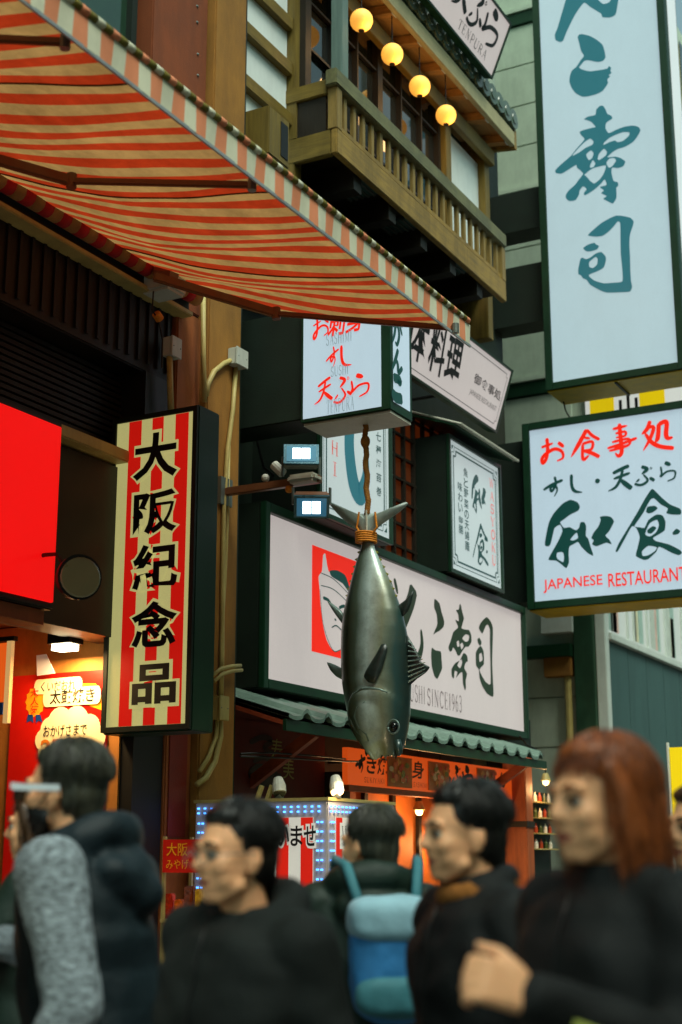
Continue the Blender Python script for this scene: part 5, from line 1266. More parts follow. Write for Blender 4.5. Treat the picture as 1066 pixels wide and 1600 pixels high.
# rope
rpts = []
for i in range(15):
    t_ = i/14; q = PX(570+5*t_+1.5*math.sin(i*1.7), 660+(803-660)*t_, XF-0.02); rpts.append(q)
rpts[0] = np.array((rpts[0][0], rpts[0][1], 4.62))
rg_ = MB()
for s_ in range(3):
    P = []
    for i in range(len(rpts)*6-5):
        j = i/6; a0 = rpts[int(j)]; a1 = rpts[min(int(j)+1, len(rpts)-1)]; q = a0+(a1-a0)*(j-int(j)); an = i*0.9+s_*2.094
        P.append(q+np.array((0.011*math.cos(an), 0.011*math.sin(an), 0)))
    rg_.tube(P, 0.012, 6)
rg_.ball(PX(571, 690, XF-0.02), (0.036,0.036,0.05), 10, 8)
single('rope', rg_, rope_m, 'frayed brown rope tying the fish to the hanging light box', 'rope', smooth=True)

# ================================================================ WELCOME LIGHT BOX
XWb = 7.9
a, b = PX(306, 1254, XWb), PX(512, 1252, XWb)
yl, yr, zt = a[1], b[1], (a[2]+b[2])/2; xe = PY(616, 1264, yr)[0]; zb = 0.55
t = Thing('welcome_box', 'square kiosk with red and white stripes edged with blue lights', 'light box', (XWb+0.4, (yl+yr)/2, 0))
frame_m = M('led_frame_grey', srgb(176,166,160), 0.5, var=0.1, emit=srgb(150,140,140), es=0.06)
t.part('base', MB().box(XWb+0.05, xe-0.05, yr+0.05, yl-0.05, 0, zb), black)
core = t.part('cabinet', MB().box(XWb, xe, yr, yl, zb, zt), frame_m, bevel=0.006)
bw = 0.10
pf = faceX(XWb-0.004, yl, zb); ps = faceY(XWb, yr-0.004, zb); Wf, Ws, Hf = yl-yr, xe-XWb, zt-zb
ff = t.part('front_panel', MB().box(XWb-0.004, XWb-0.001, yr+bw, yl-bw, zb+bw, zt-bw), lit('stripe_white', (216,214,200), 0.6))
sf = t.part('side_panel', MB().box(XWb+bw, xe-bw*0.8, yr-0.004, yr-0.001, zb+bw, zt-bw), lit('stripe_white', (216,214,200), 0.6))
kr = Ink(pf, 0.002); n = 9; sw = (Wf-2*bw)/n
u_end = Wf-bw
for i in range(0, n, 2): kr.rect(bw+i*sw, bw+0.001, bw+(i+1)*sw, Hf-bw-0.001)
t.part('red_stripe', kr, lit('stripe_red', (222,36,22), 0.6), ff)
kr = Ink(ps, 0.002); n2 = 9; sw2 = (Ws-1.8*bw)/n2
for i in range(0, n2, 2): kr.rect(bw+i*sw2, bw+0.001, bw+(i+1)*sw2, Hf-bw-0.001)
t.part('red_stripe', kr, lit('stripe_red', (222,36,22), 0.6), sf)
k1, k2 = Ink(pf, 0.003), Ink(pf, 0.008)
u1, vb1 = pf.uv(497, 1322); v1 = pf.uv(480, 1290)[1]; cw = pf.uv(497,1300)[0]-pf.uv(476,1300)[0]
for i, ch in enumerate('いらっしゃいませ'):
    ua = u1-(8-i)*cw; k1.text(ch, ua-0.012, vb1-0.015, ua+cw*0.9+0.012, v1+0.015, 0.10); k2.text(ch, ua, vb1, ua+cw*0.9, v1, 0.018)
t.part('lettering_outline', k1, lit('stripe_white', (216,214,200), 0.6), ff); t.part('lettering', k2, ink_blk, ff)
k1 = Ink(ps, 0.003); k2 = Ink(ps, 0.006); ua, ub = ps.uv(533, 1300)[0], ps.uv(598, 1300)[0]; va, vb_ = ps.uv(566, 1322)[1], ps.uv(566, 1292)[1]
k1.rect(ua-0.02, va-0.02, ub+0.03, vb_+0.02); serif(k2, 'WELCOME', ua, va, ub, vb_, 1.0)
t.part('lettering_outline', k1, lit('stripe_white', (216,214,200), 0.6), sf); t.part('lettering', k2, ink_blk, sf)
lf = MB()
def dots(pl, w_, h_):
    st = 0.05
    for row in (0.035, 0.065):
        x = 0.03
        while x < w_-0.02:
            lf.obox(pl.pt(x, h_-row, 0.006), pl.U*0.0065, pl.V*0.005, pl.N*0.004); x += st
        z = 0.05
        while z < h_-0.1:
            for xx in (row, w_-row): lf.obox(pl.pt(xx, z, 0.006), pl.U*0.0065, pl.V*0.005, pl.N*0.004)
            z += st*1.15
dots(pf, Wf, Hf); dots(ps, Ws, Hf)
t.part('blue_lights', lf, L_led, kind='stuff')
t.part('top_plate', MB().box(XWb-0.01, xe+0.01, yr-0.01, yl+0.01, zt, zt+0.02), conduit_m)
for px, py, lab, en in ((526, 1240, 'lit white spotlight on the front corner of the striped kiosk', 3.0), (436, 1240, 'unlit white spotlight on the middle of the striped kiosk top', 0)):
    c = PX(px, py, XWb+0.1); c[2] = max(c[2], zt+0.06)
    s_ = Thing('spotlight', lab, 'spotlight', (c[0], c[1], zt+0.02), 'spotlights on the striped kiosk')
    s_.part('can', MB().tube([c+np.array((0.02,0.02,0.09)), c+np.array((0,0,0.04)), c+np.array((-0.01,-0.01,0.0))], [0.03,0.045,0.045], 14), grey_box)
    s_.part('lens', MB().tube([c+np.array((-0.011,-0.011,-0.001)), c+np.array((-0.014,-0.014,-0.006))], 0.04, 14), L_lamp if en else glass_dk)
    s_.part('stand', MB().box(c[0]-0.01, c[0]+0.04, c[1]-0.012, c[1]+0.02, zt+0.02, c[2]+0.03), steel)
    if en:
        ld = bpy.data.lights.new('spotlight_light', 'POINT'); ld.energy = en; ld.color = (1,0.75,0.45); ld.shadow_soft_size = 0.04
        lo = bpy.data.objects.new('spotlight_light', ld); COL.objects.link(lo); lo.parent = s_.e; lo.location = (-0.05, -0.08, 0.05)
for px in (402, 418): 
    c = PX(px, 1240, XWb+0.12); single('bamboo_stub', MB().tube([(c[0], c[1], zt+0.02), (c[0]+0.01, c[1]-0.03, zt+0.11)], 0.018, 8), conduit_m, ('left' if px == 402 else 'right')+' one of two short bamboo stubs on the striped kiosk', 'stub', smooth=False)

# ================================================================ BIG HANGING SIGNS, RIGHT
XB = 14.6
def big_sign(label, yl, yr, zb, zt, depth, face, inset):
    t = Thing('projecting_sign', label, 'sign', (XB+depth/2, (yl+yr)/2, zb), 'large projecting signs beside the grey building')
    t.part('housing', MB().box(XB, XB+depth, yr, yl, zb, zt), green_dk, bevel=0.012)
    fr = inset
    fp = t.part('face_panel', MB().box(XB-0.004, XB-0.001, yr+fr, yl-fr, zb+fr, zt-fr), face)
    for q in ((yr, yr+fr-0.002), (yl-fr+0.002, yl)): t.part('frame_bar', MB().box(XB-0.03, XB-0.001, q[0], q[1], zb, zt), green_dk, bevel=0.005)
    for q in ((zb, zb+fr-0.002), (zt-fr+0.002, zt)): t.part('frame_bar', MB().box(XB-0.03, XB-0.001, yr+fr-0.001, yl-fr+0.001, q[0], q[1]), green_dk, bevel=0.005)
    return t, fp, faceX(XB-0.004, yl, zb)
c = PX(862, 610, XB); d = PX(1068, 572, XB)
yl1, yr1, zb1 = c[1]+0.06, PX(1024, 0, XB)[1]-0.1, PX(868, 609, XB)[2]
t, fp, pl = big_sign('tall pale blue lit sign with teal brush characters, cut off at the top', yl1, yr1, zb1, zb1+6.6, 0.55, L_blue, 0.085)
k = Ink(pl, 0.003); CA = (836, 0, 4.6348)
for lp in (N_BIG, KO_BIG, SU_BIG, SHI_BIG): k.trace(lp, *CA, k=3)
k.glyph('が', pl.uv(905,-150)[0], pl.uv(940,-90)[1], pl.uv(985,-150)[0], pl.uv(940,-190)[1], 1.6)
t.part('lettering', k, I_teal, fp)
t.part('underside', MB().box(XB+0.01, XB+0.54, yr1+0.01, yl1-0.01, zb1-0.012, zb1-0.001), yellow_bounce)
t.part('underside_seam', MB().box(XB+0.02, XB+0.53, (yl1+yr1)/2-0.012, (yl1+yr1)/2+0.012, zb1-0.03, zb1-0.013), black)
t.part('side_panel', MB().box(XB+0.12, XB+0.50, yr1-0.006, yr1-0.001, zb1+0.1, zb1+6.5), lit('lit_side_white', (206,216,214), 0.7))
for pa, pb in ((290, 352), (408, 500), (-140, -60)): t.part('wall_bracket', MB().box(XB+0.1, XB+0.45, yl1+0.001, 6.0, PX(850, pb, XB+0.1)[2], PX(850, pa, XB+0.1)[2]), green_blk)
c = PX(818, 668, XB); zt2 = PX(815, 664, XB)[2]-0.06; zb2 = PX(829, 953, XB)[2]+0.06
yl2, yr2 = PX(826, 800, XB)[1]+0.04, PX(1092, 800, XB)[1]
t, fp, pl = big_sign('square lit restaurant sign with red and green brush characters under the tall blue sign', yl2, yr2, zb2-0.06, zt2+0.06, 0.55, L_blue2, 0.085)
k = Ink(pl, 0.003); CC = (806, 620, 4.1)
for lp in (WA, SHOKU): k.trace(lp, *CC, k=3)
for g_ in 'すし天ぷら': k.strokes(BRUSH[g_], *CC)
k.disc(*pl.uv(806+525/4.1, 620+540/4.1), 0.028)
t.part('lettering', k, I_green, fp)
k = Ink(pl, 0.003)
for g_ in 'お食事処': k.strokes([(s_[0], s_[1]*1.15, (s_[2] if len(s_) > 2 else s_[1]*0.6)) for s_ in BRUSH[g_]], *CC)
u0, v0 = pl.uv(850, 929); u1, v1 = pl.uv(1078, 889); vv0 = pl.uv(850, 927)[1]; vv1 = pl.uv(850, 906)[1]
wj = pl.uv(942, 910)[0]-u0
k.text('JAPANESE', u0, vv0, u0+wj, vv1, 0.008); ur = pl.uv(951, 908)[0]; k.text('RESTAURANT', ur, vv0, ur+wj*1.26, vv1, 0.008)
t.part('red_lettering', k, I_red, fp)
t.part('underside', MB().box(XB+0.01, XB+0.54, yr2+0.01, yl2-0.01, zb2-0.074, zb2-0.061), yellow_bounce)
t.part('wall_bracket', MB().box(XB+0.1, XB+0.45, yl2+0.001, 6.0, zb2+0.05, zt2-0.1), green_blk)

# ================================================================ GREY BUILDING BEHIND THE SIGNS
XC = 17.0
yc0 = PX(945, 1050, XC)[1]
C_ = Thing('grey_building', 'grey sided building with slate panels and glazed upper front behind the signs', 'building', (XC+3, 8, 0))
C_.part('core', MB().box(XC+0.06, 40, yc0+0.06, 12, 0, 16), siding_m)
zz = 0.0; i = 0; bh = 0.62
while zz < 14:
    if i % 4 == 3:
        C_.part('siding_band', MB().box(XC-0.03, XC+0.055, yc0+0.35, 8.6, zz+0.003, zz+0.2), green_dk, bevel=0.01); 
        C_.part('siding_trim', MB().box(XC-0.05, XC+0.055, yc0+0.35, 8.6, zz+0.203, zz+0.27), siding_m, bevel=0.006); zz += 0.273
    C_.part('siding_board', MB().box(XC, XC+0.055, yc0+0.30, 8.6, zz+0.006, zz+bh-0.006), siding_m, bevel=0.006)
    zz += bh; i += 1
C_.part('corner_trim', MB().box(XC-0.02, XC+0.14, yc0-0.03, yc0+0.10, 0, 15), panel_w, bevel=0.01)
C_.part('corner_pillar', MB().box(XC-0.10, XC+0.054, yc0+0.103, yc0+0.36, 0, 5.2), post_g, bevel=0.01)
C_.part('downpipe', MB().tube([(XC-0.06, yc0+0.46, 0), (XC-0.06, yc0+0.46, 4.0)], 0.05, 10), conduit_m)
# equipment boxes on the side wall
for px, py, wy, wz, m in ((872, 960, 0.42, 0.5, panel_w), (874, 1042, 0.36, 0.26, tan_m)):
    p = PX(px, py, XC-0.06); C_.part('wall_box', MB().box(XC-0.14, XC-0.002, p[1]-wy/2, p[1]+wy/2, p[2]-wz/2, p[2]+wz/2), m, bevel=0.01)
p = PX(860, 1018, XC); C_.part('cable_tray', MB().box(XC-0.2, XC-0.06, yc0+0.37, 7.4, p[2]-0.1, p[2]+0.06), green_dk, bevel=0.005)
# street front: slate panels below a sill, glazing above
sl = PY(950, 1000, yc0)[2]; 
for i in range(8):
    x0 = XC+0.16+i*0.82; C_.part('slate_panel', MB().box(x0+0.006, x0+0.814, yc0, yc0+0.058, 0, sl-0.006), siding_g, bevel=0.004)
C_.part('sill', MB().box(XC+0.15, 25, yc0-0.06, yc0+0.058, sl, sl+0.09), panel_w, bevel=0.008)
gl_m = lit('shop_glass_lit', (196,206,196), 0.5)
for i in range(8):
    x0 = XC+0.16+i*0.9
    g = C_.part('glazing_panel', MB().box(x0+0.02, x0+0.88, yc0+0.02, yc0+0.05, sl+0.093, sl+1.9), gl_m)
    C_.part('glazing_bar', MB().box(x0-0.02, x0+0.017, yc0-0.01, yc0+0.055, sl+0.093, sl+1.9), panel_w)
    rng = random.Random(40+i)
    for j in range(3):
        u = x0+0.08+rng.random()*0.5; C_.part('shelf_display', MB().box(u, u+rng.uniform(0.1,0.25), yc0+0.012, yc0+0.0195, sl+0.15, sl+rng.uniform(0.7,1.6)), M('display_%d' % (j+i % 2), (srgb(218,178,164), srgb(196,202,190), srgb(160,186,174), srgb(214,206,170))[j+i % 2], 0.4), g)
C_.part('upper_front', MB().box(XC+0.15, 40, yc0, yc0+0.058, sl+1.92, 15.5), olive_m)
for i in range(10):
    for j in range(4):
        x0 = XC+0.7+i*1.7; z0 = sl+2.9+j*2.4
        w_ = C_.part('window', MB().box(x0, x0+1.1, yc0-0.012, yc0-0.002, z0, z0+1.4), glass_dk); C_.part('sill', MB().box(x0-0.05, x0+1.15, yc0-0.06, yc0-0.002, z0-0.07, z0-0.003), panel_w, w_)
# yellow sign between the two big ones, and a yellow sign low at the right edge
Xy = 16.2
a, b = PX(915, 655, Xy), PX(1075, 590, Xy)
t = Thing('yellow_sign', 'yellow and white sign with a black character glimpsed between the two large signs', 'sign', (Xy, a[1]-0.4, a[2]-0.3))
fy = t.part('panel', MB().box(Xy, Xy+0.2, b[1], a[1], a[2]-0.3, b[2]+0.25), lit('lit_white_dim', (210,214,206), 0.7), bevel=0.01)
pl = faceX(Xy, a[1], a[2]-0.3); k = Ink(pl, 0.003)
for x0, x1 in ((922, 960), (1000, 1040)): k.rect(pl.uv(x0, 640)[0], 0.02, pl.uv(x1, 640)[0], (b[2]-a[2])+0.53)
t.part('yellow_block', k, L_yellow, fy)
k = Ink(pl, 0.004); u0, v0 = pl.uv(968, 648); u1, v1 = pl.uv(996, 612); k.text('山', u0, v0-0.1, u1, v1, 0.03); t.part('lettering', k, ink_blk, fy)
t.part('bracket', MB().box(Xy+0.05, Xy+0.15, a[1]+0.001, yc0+0.05, a[2]-0.1, a[2]), black)
p = PX(1046, 1168, 14.2); q = PX(1100, 1240, 14.2)
t = Thing('yellow_banner', 'bright yellow upright banner low at the right edge', 'banner', (14.2, (p[1]+q[1])/2, 0))
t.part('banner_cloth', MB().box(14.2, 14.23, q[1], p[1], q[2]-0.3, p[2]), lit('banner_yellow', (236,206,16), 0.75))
t.part('pole', MB().tube([(14.215, p[1]+0.02, 0), (14.215, p[1]+0.02, p[2]+0.05)], 0.015, 8), panel_w)
t.part('foot', MB().box(14.05, 14.4, p[1]-0.2, p[1]+0.2, 0, 0.05), black)

# ================================================================ OPPOSITE SIDE OF THE STREET (shades the canyon)
O_ = Thing('opposite_building', 'plain grey building across the street behind the viewer', 'building', (8, -7, 0))
O_.part('front_wall', MB().box(-14, 34, -9.5, -5.2, 0, 13), siding_m)
for i in range(16):
    for j in range(4):
        x0 = -12+i*2.8; O_.part('window', MB().box(x0, x0+1.6, -5.19, -5.17, 1.0+j*3, 2.7+j*3), glass_dk)

for lab, pts, y in (('black cable looping from the hanging light box down the dark restaurant wall', [(396,640),(402,690),(412,730),(440,752)], 5.7), ('thin black cable hanging along the fascia sign end by the grey building', [(812,1150),(822,1162),(838,1172),(848,1180)], 5.45),
                    ('grey cable dropping from the tall blue sign to the square sign', [(880,626),(884,642),(890,652)], 5.2)):
    single('cable', MB().tube([PY(px, py, y) for px, py in pts], 0.010, 6), black, lab, 'cable', smooth=True)
# ================================================================ PASSERS-BY
def cap(mb, p, q, r0, r1, n=14):
    p, q = np.array(p, float), np.array(q, float); mb.tube([p, q], [r0, r1], n); mb.ball(p, r0, n, 8); mb.ball(q, r1, n, 8); return mb
def chain(mb, pts, rad, n=14):
    for i in range(len(pts)-1): cap(mb, pts[i], pts[i+1], rad[i], rad[i+1], n)
    return mb
def loft(mb, rows, n=28):
    """rows of (z, x offset, rx, ry)"""
    vs = []; fs = []
    for z, xo, rx, ry in rows:
        for k in range(n):
            t = 2*math.pi*k/n; c, s = math.cos(t), math.sin(t)
            vs.append((xo+math.copysign(abs(c)**0.85, c)*rx, math.copysign(abs(s)**0.9, s)*ry, z))
    for i in range(len(rows)-1):
        for k in range(n): fs.append((i*n+k, i*n+(k+1) % n, (i+1)*n+(k+1) % n, (i+1)*n+k))
    fs.append(tuple(reversed(range(n)))); o = (len(rows)-1)*n; fs.append(tuple(o+k for k in range(n)))
    return mb.raw(vs, fs)
def grow(mb, voxel, it=4, name='m', mats=(), disp=None):
    me = mb.mesh(name); o = bpy.data.objects.new('tmp', me); COL.objects.link(o)
    r = o.modifiers.new('r', 'REMESH'); r.mode = 'VOXEL'; r.voxel_size = voxel
    s = o.modifiers.new('s', 'SMOOTH'); s.iterations = it; s.factor = 0.5
    out = bpy.data.meshes.new_from_object(o.evaluated_get(bpy.context.evaluated_depsgraph_get()))
    bpy.data.objects.remove(o); bpy.data.meshes.remove(me); out.name = name
    n = len(out.vertices); co = np.empty(n*3); out.vertices.foreach_get('co', co); co = co.reshape(-1, 3)
    if disp:
        no = np.empty(n*3); out.vertices.foreach_get('normal', no); no = no.reshape(-1, 3)
        co = disp(co, no); out.vertices.foreach_set('co', co.ravel())
    out.materials.clear()
    for m in mats: out.materials.append(m)
    out.polygons.foreach_set('use_smooth', [True]*len(out.polygons)); out.update()
    return out
def folds(amp, seed, fx=7.0, fz=13.0, quilt=0.0):
    def f(co, no):
        out = co.copy()
        for i in range(len(co)):
            x, y, z = co[i]
            a = noise.noise(Vector((x*fx+seed, y*fx+z*4, z*fz*0.55)))+0.5*noise.noise(Vector((x*fx*2.3, y*fx*2.1+seed, z*fz*1.2)))
            d = amp*(a-0.6*abs(noise.noise(Vector((x*5, y*5+seed*2, z*9)))))
            if quilt and z < 1.28: d += quilt*(abs(math.sin(z*math.pi/0.13))**0.6-0.6)
            out[i] += no[i]*d
        return out
    return f
def hand(mb, wrist, d, n, curl, s=1.0, side=1):
    """palm and five fingers; d finger direction, n palm normal (towards the curl)"""
    d = np.array(d, float); d /= np.linalg.norm(d); n = np.array(n, float); n -= d*np.dot(n, d); n /= np.linalg.norm(n); w = np.cross(n, d)*side
    W = np.array(wrist, float)
    for k in (-1.5, -0.5, 0.5, 1.5): chain(mb, [W+d*0.008+w*0.011*k, W+d*0.085+w*0.0195*k], [0.019, 0.0125], 10)
    for k, L in ((1.5, 0.072), (0.5, 0.080), (-0.5, 0.076), (-1.5, 0.060)):
        p = W+d*0.088+w*0.0215*k; pts = [p]; a = 0.15
        for j, fr in enumerate((0.42, 0.32, 0.26)):
            a += curl*(0.8, 1.0, 0.8)[j]; p = p+(d*math.cos(a)+n*math.sin(a)+w*0.04*k)*L*fr; pts.append(p)
        chain(mb, pts, [0.0105, 0.0098, 0.009, 0.0075], 8)
    p = W+d*0.03+w*0.034; q = p+d*0.034+w*0.024+n*0.014; r = q+d*0.032+w*0.004+n*0.018
    chain(mb, [W+d*0.014+w*0.018, p, q, r], [0.018, 0.0155, 0.0125, 0.0095], 8)
SKIN = M('skin', srgb(244,178,130), 0.5, var=0.10, scale=16, bump=0.12, bscale=220, sss=0.12, spec=0.35)
LIP = M('lip', srgb(166,84,70), 0.4, var=0.08, bump=0.05)
SCLERA = M('eye_white', srgb(176,164,150), 0.3, var=0.03, bump=0)
IRIS = M('eye_iris', srgb(26,16,10), 0.08, var=0.1, bump=0)
DENIM = M('dark_trousers', srgb(18,20,22), 0.85, var=0.3, bump=0.3, bscale=200)
SHOE = M('black_shoe', srgb(16,15,14), 0.45, bump=0.1)
def hair_mats(m):
    out = []
    for i, k in enumerate((0.55, 1.0, 1.9)):
        e = m.node_tree.nodes['Color Ramp'].color_ramp.elements
        c = [(e[0].color[j]+e[1].color[j])/2*k for j in range(3)]
        out.append(M(m.name+'_strand_%d' % i, tuple(c), 0.38, var=0.1, bump=0, spec=0.5))
    return out
def hair_mat(name, col):
    return M(name, col, 0.42, var=0.45, scale=5, bump=0.5, bscale=9, stretch=(9, 9, 1.2), spec=0.45)
def person(label, px, depth, rz, height, coat, hairc, style='short', armL=None, armR=None, lean=0.0, turn=0.0, puff=1.0, hood=False, sleeves=None, quilt=0.0,
           hem=0.78, curlL=0.5, curlR=0.5, extras=None, fat=1.0, scarf=None, nL=(1, -0.3, 0), seed=1, stride=0.12, nod=0.0, fuzz=0.013):
    fh = np.array((math.cos(HEAD), math.sin(HEAD), 0)); loc = fh*depth+RT*(px-533)/2287*depth
    T = Thing('person', label, 'person', (loc[0], loc[1], 0)); T.e.rotation_euler = (0, 0, rz); s = height/1.72; T.e.scale = (s, s, s)
    rng = random.Random(seed)
    lx = lambda z: lean*max(0, z-0.95)           # forward lean of the trunk
    hx = lx(1.5)+lean*0.15
    ct, stn = math.cos(turn), math.sin(turn)
    def Hd(x, y, z):                              # head frame -> body frame
        zz = z-1.50; x2 = x*math.cos(nod)+zz*math.sin(nod); z2 = -x*math.sin(nod)+zz*math.cos(nod)
        return np.array((hx+0.012+x2*ct-y*stn, x2*stn+y*ct, 1.50+z2))
    armL = armL or ((-0.05, 0.255, 1.13), (0.05, 0.25, 0.88)); armR = armR or ((-0.05, -0.255, 1.13), (0.05, -0.25, 0.88))
    shL, shR = np.array((lx(1.4)-0.01, 0.185*fat, 1.40)), np.array((lx(1.4)-0.01, -0.185*fat, 1.40))
    # ---- body: one continuous skin
    b = MB()
    def hb(c, r, n=18, m=12):
        g = MB(); g.ball((0, 0, 0), r, n, m); b.raw([Hd(c[0]+v[0], c[1]+v[1], c[2]+v[2]) for v in g.v], g.f)
    def hc(p, q, r0, r1): cap(b, Hd(*p), Hd(*q), r0, r1, 12)
    hb((-0.012, 0, 1.632), (0.099, 0.077, 0.094)); hb((0.026, 0, 1.585), (0.072, 0.066, 0.085)); hb((0.030, 0, 1.548), (0.060, 0.061, 0.054)); hb((0.044, 0.036, 1.552), (0.034, 0.028, 0.034)); hb((0.044, -0.036, 1.552), (0.034, 0.028, 0.034))
    hb((0.062, 0, 1.512), (0.026, 0.028, 0.020)); hc((0.02, 0.052, 1.535), (0.055, 0.022, 1.508), 0.020, 0.018); hc((0.02, -0.052, 1.535), (0.055, -0.022, 1.508), 0.020, 0.018)
    hc((0.082, -0.040, 1.630), (0.082, 0.040, 1.630), 0.013, 0.013); hc((0.088, 0, 1.622), (0.108, 0, 1.583), 0.0085, 0.0125); hc((0.100, -0.010, 1.578), (0.100, 0.010, 1.578), 0.0095, 0.0095)
    hb((0.056, 0.040, 1.580), (0.032, 0.026, 0.028)); hb((0.056, -0.040, 1.580), (0.032, 0.026, 0.028))
    hc((0.083, -0.020, 1.549), (0.083, 0.020, 1.549), 0.0085, 0.0085); hc((0.089, -0.006, 1.5505), (0.089, 0.006, 1.5505), 0.008, 0.008); hc((0.082, -0.016, 1.534), (0.082, 0.016, 1.534), 0.0095, 0.0095)
    for e in (-1, 1):
        hb((-0.008, 0.078*e, 1.590), (0.020, 0.009, 0.031), 14, 10); hc((-0.018, 0.080*e, 1.612), (-0.020, 0.084*e, 1.590), 0.008, 0.008); hb((0.0, 0.077*e, 1.566), (0.008, 0.007, 0.010), 10, 8)
    chain(b, [(lx(1.38)-0.02, 0, 1.38), (lx(1.46)-0.018, 0, 1.455), Hd(-0.018, 0, 1.54)], [0.085, 0.060, 0.056])
    loft(b, [(0.86, lx(0.9), 0.10, 0.145), (1.05, lx(1.05), 0.10, 0.13), (1.25, lx(1.25), 0.115, 0.16), (1.38, lx(1.38), 0.09, 0.165), (1.42, lx(1.42), 0.05, 0.08)])
    for (el, wr), sh, cu, nn_ in ((armL, shL, curlL, nL), (armR, shR, curlR, (nL[0], -nL[1], nL[2]))):
        el, wr = np.array(el, float)+(lx(el[2]), 0, 0), np.array(wr, float)+(lx(wr[2]), 0, 0)
        chain(b, [sh, el, wr], [0.05, 0.04, 0.026]); hand(b, wr, wr-el, nn_, cu, side=1 if sh[1] > 0 else -1)
    for sg in (-1, 1):
        hp = np.array((0, 0.09*sg, 0.90)); kn = np.array((0.03+stride*sg*0.6, 0.095*sg, 0.48)); an = np.array((-0.02+stride*sg*1.3, 0.095*sg, 0.085))
        chain(b, [hp, kn, an], [0.085, 0.055, 0.038])
    def facefix(co, no):
        for e in (-1, 1):
            c = Hd(0.094, 0.032*e, 1.606); q = co-c; d2 = (q**2).sum(1); ax = Hd(1, 0, 1.606)-Hd(0, 0, 1.606)
            co = co-np.outer(0.0085*np.exp(-d2/(2*0.012**2)), ax)
        c = Hd(0.096, 0, 1.5415); q = co-c; up_ = Hd(0, 0, 2.5)-Hd(0, 0, 1.5); ax = Hd(1, 0, 1.6)-Hd(0, 0, 1.6); lr = Hd(0, 1, 1.6)-Hd(0, 0, 1.6)
        g = np.exp(-(q@up_)**2/(2*0.0028**2)-(q@lr)**2/(2*0.017**2))*((q@ax) > -0.03)
        return co-np.outer(0.0045*g, ax)
    me = grow(b, 0.0062, 6, 'body', [SKIN, LIP], facefix)
    up_ = Hd(0, 0, 2.5)-Hd(0, 0, 1.5); ax = Hd(1, 0, 1.6)-Hd(0, 0, 1.6); lr = Hd(0, 1, 1.6)-Hd(0, 0, 1.6); c = Hd(0.086, 0, 1.5415)
    cen = np.empty(len(me.polygons)*3); me.polygons.foreach_get('center', cen); q = cen.reshape(-1, 3)-c
    wlip = 1-np.abs(q@lr)/0.026
    mi = ((np.abs(q@up_) < 0.0115*np.clip(wlip, 0, 1)**0.6) & (q@ax > -0.012) & (wlip > 0)).astype(int); me.polygons.foreach_set('material_index', mi)
    body = T.part('body', me, SKIN)
    for e in (-1, 1):
        g = MB(); g.ball(Hd(0.0765, 0.032*e, 1.606), 0.0125, 14, 10); eo = T.part('eye', g.mesh('eye', (0,0,0), [SCLERA], True), SCLERA, body)
        g = MB(); g.ball(Hd(0.0838, 0.032*e, 1.606), 0.0078, 12, 8); T.part('iris', g.mesh('iris', (0,0,0), [IRIS], True), IRIS, eo)
        g = MB(); g.tube([Hd(0.097, 0.014*e, 1.632), Hd(0.096, 0.032*e, 1.638), Hd(0.083, 0.052*e, 1.632)], [0.0035, 0.0045, 0.002], 6); T.part('eyebrow', g.mesh('eyebrow', (0,0,0), [hairc], True), hairc, body)
        g = MB(); g.tube([Hd(0.0905, 0.016*e, 1.607), Hd(0.0935, 0.030*e, 1.6155), Hd(0.085, 0.048*e, 1.609)], [0.002, 0.0032, 0.002], 6); T.part('eyelash', g.mesh('eyelash', (0,0,0), [IRIS], True), IRIS, body)
    # ---- hair: cap mesh plus strands
    h = MB()
    def hh(c, r):
        g = MB(); g.ball((0, 0, 0), r, 20, 14); h.raw([Hd(c[0]+v[0], c[1]+v[1], c[2]+v[2]) for v in g.v], g.f)
    hh((-0.026, 0, 1.648), (0.098, 0.086, 0.092)); hh((-0.048, 0, 1.600), (0.068, 0.078, 0.078)); hh((0.012, 0, 1.700), (0.068, 0.068, 0.036))
    zend = 1.545
    if style == 'short': hh((-0.062, 0, 1.560), (0.048, 0.060, 0.045))
    if style in ('bob', 'long'):
        zend = 1.49 if style == 'bob' else 1.30
        for e in (-1, 1):
            chain(h, [Hd(0.030, 0.074*e, 1.672), Hd(0.004, 0.089*e, 1.610), Hd(-0.010, 0.090*e, 1.545), Hd(-0.014, 0.088*e, zend)], [0.020, 0.024, 0.026, 0.018])
        chain(h, [Hd(-0.07, 0.04, 1.60), Hd(-0.075, 0.045, 1.54), Hd(-0.07, 0.05, zend)], [0.055, 0.052, 0.035]); chain(h, [Hd(-0.07, -0.04, 1.60), Hd(-0.075, -0.045, 1.54), Hd(-0.07, -0.05, zend)], [0.055, 0.052, 0.035])
    def hdisp(co, no):
        out = co.copy()
        for i in range(len(co)):
            x, y, z = co[i]; out[i] += no[i]*(0.006*noise.noise(Vector((math.atan2(y, x-hx+0.02)*7+seed, z*7, 0.3)))+0.004*noise.noise(Vector((x*60, y*60, z*12+seed))))
        return out
    ho = T.part('hair', grow(h, 0.008, 2, 'hair', [hairc], hdisp), hairc)
    st = MB()
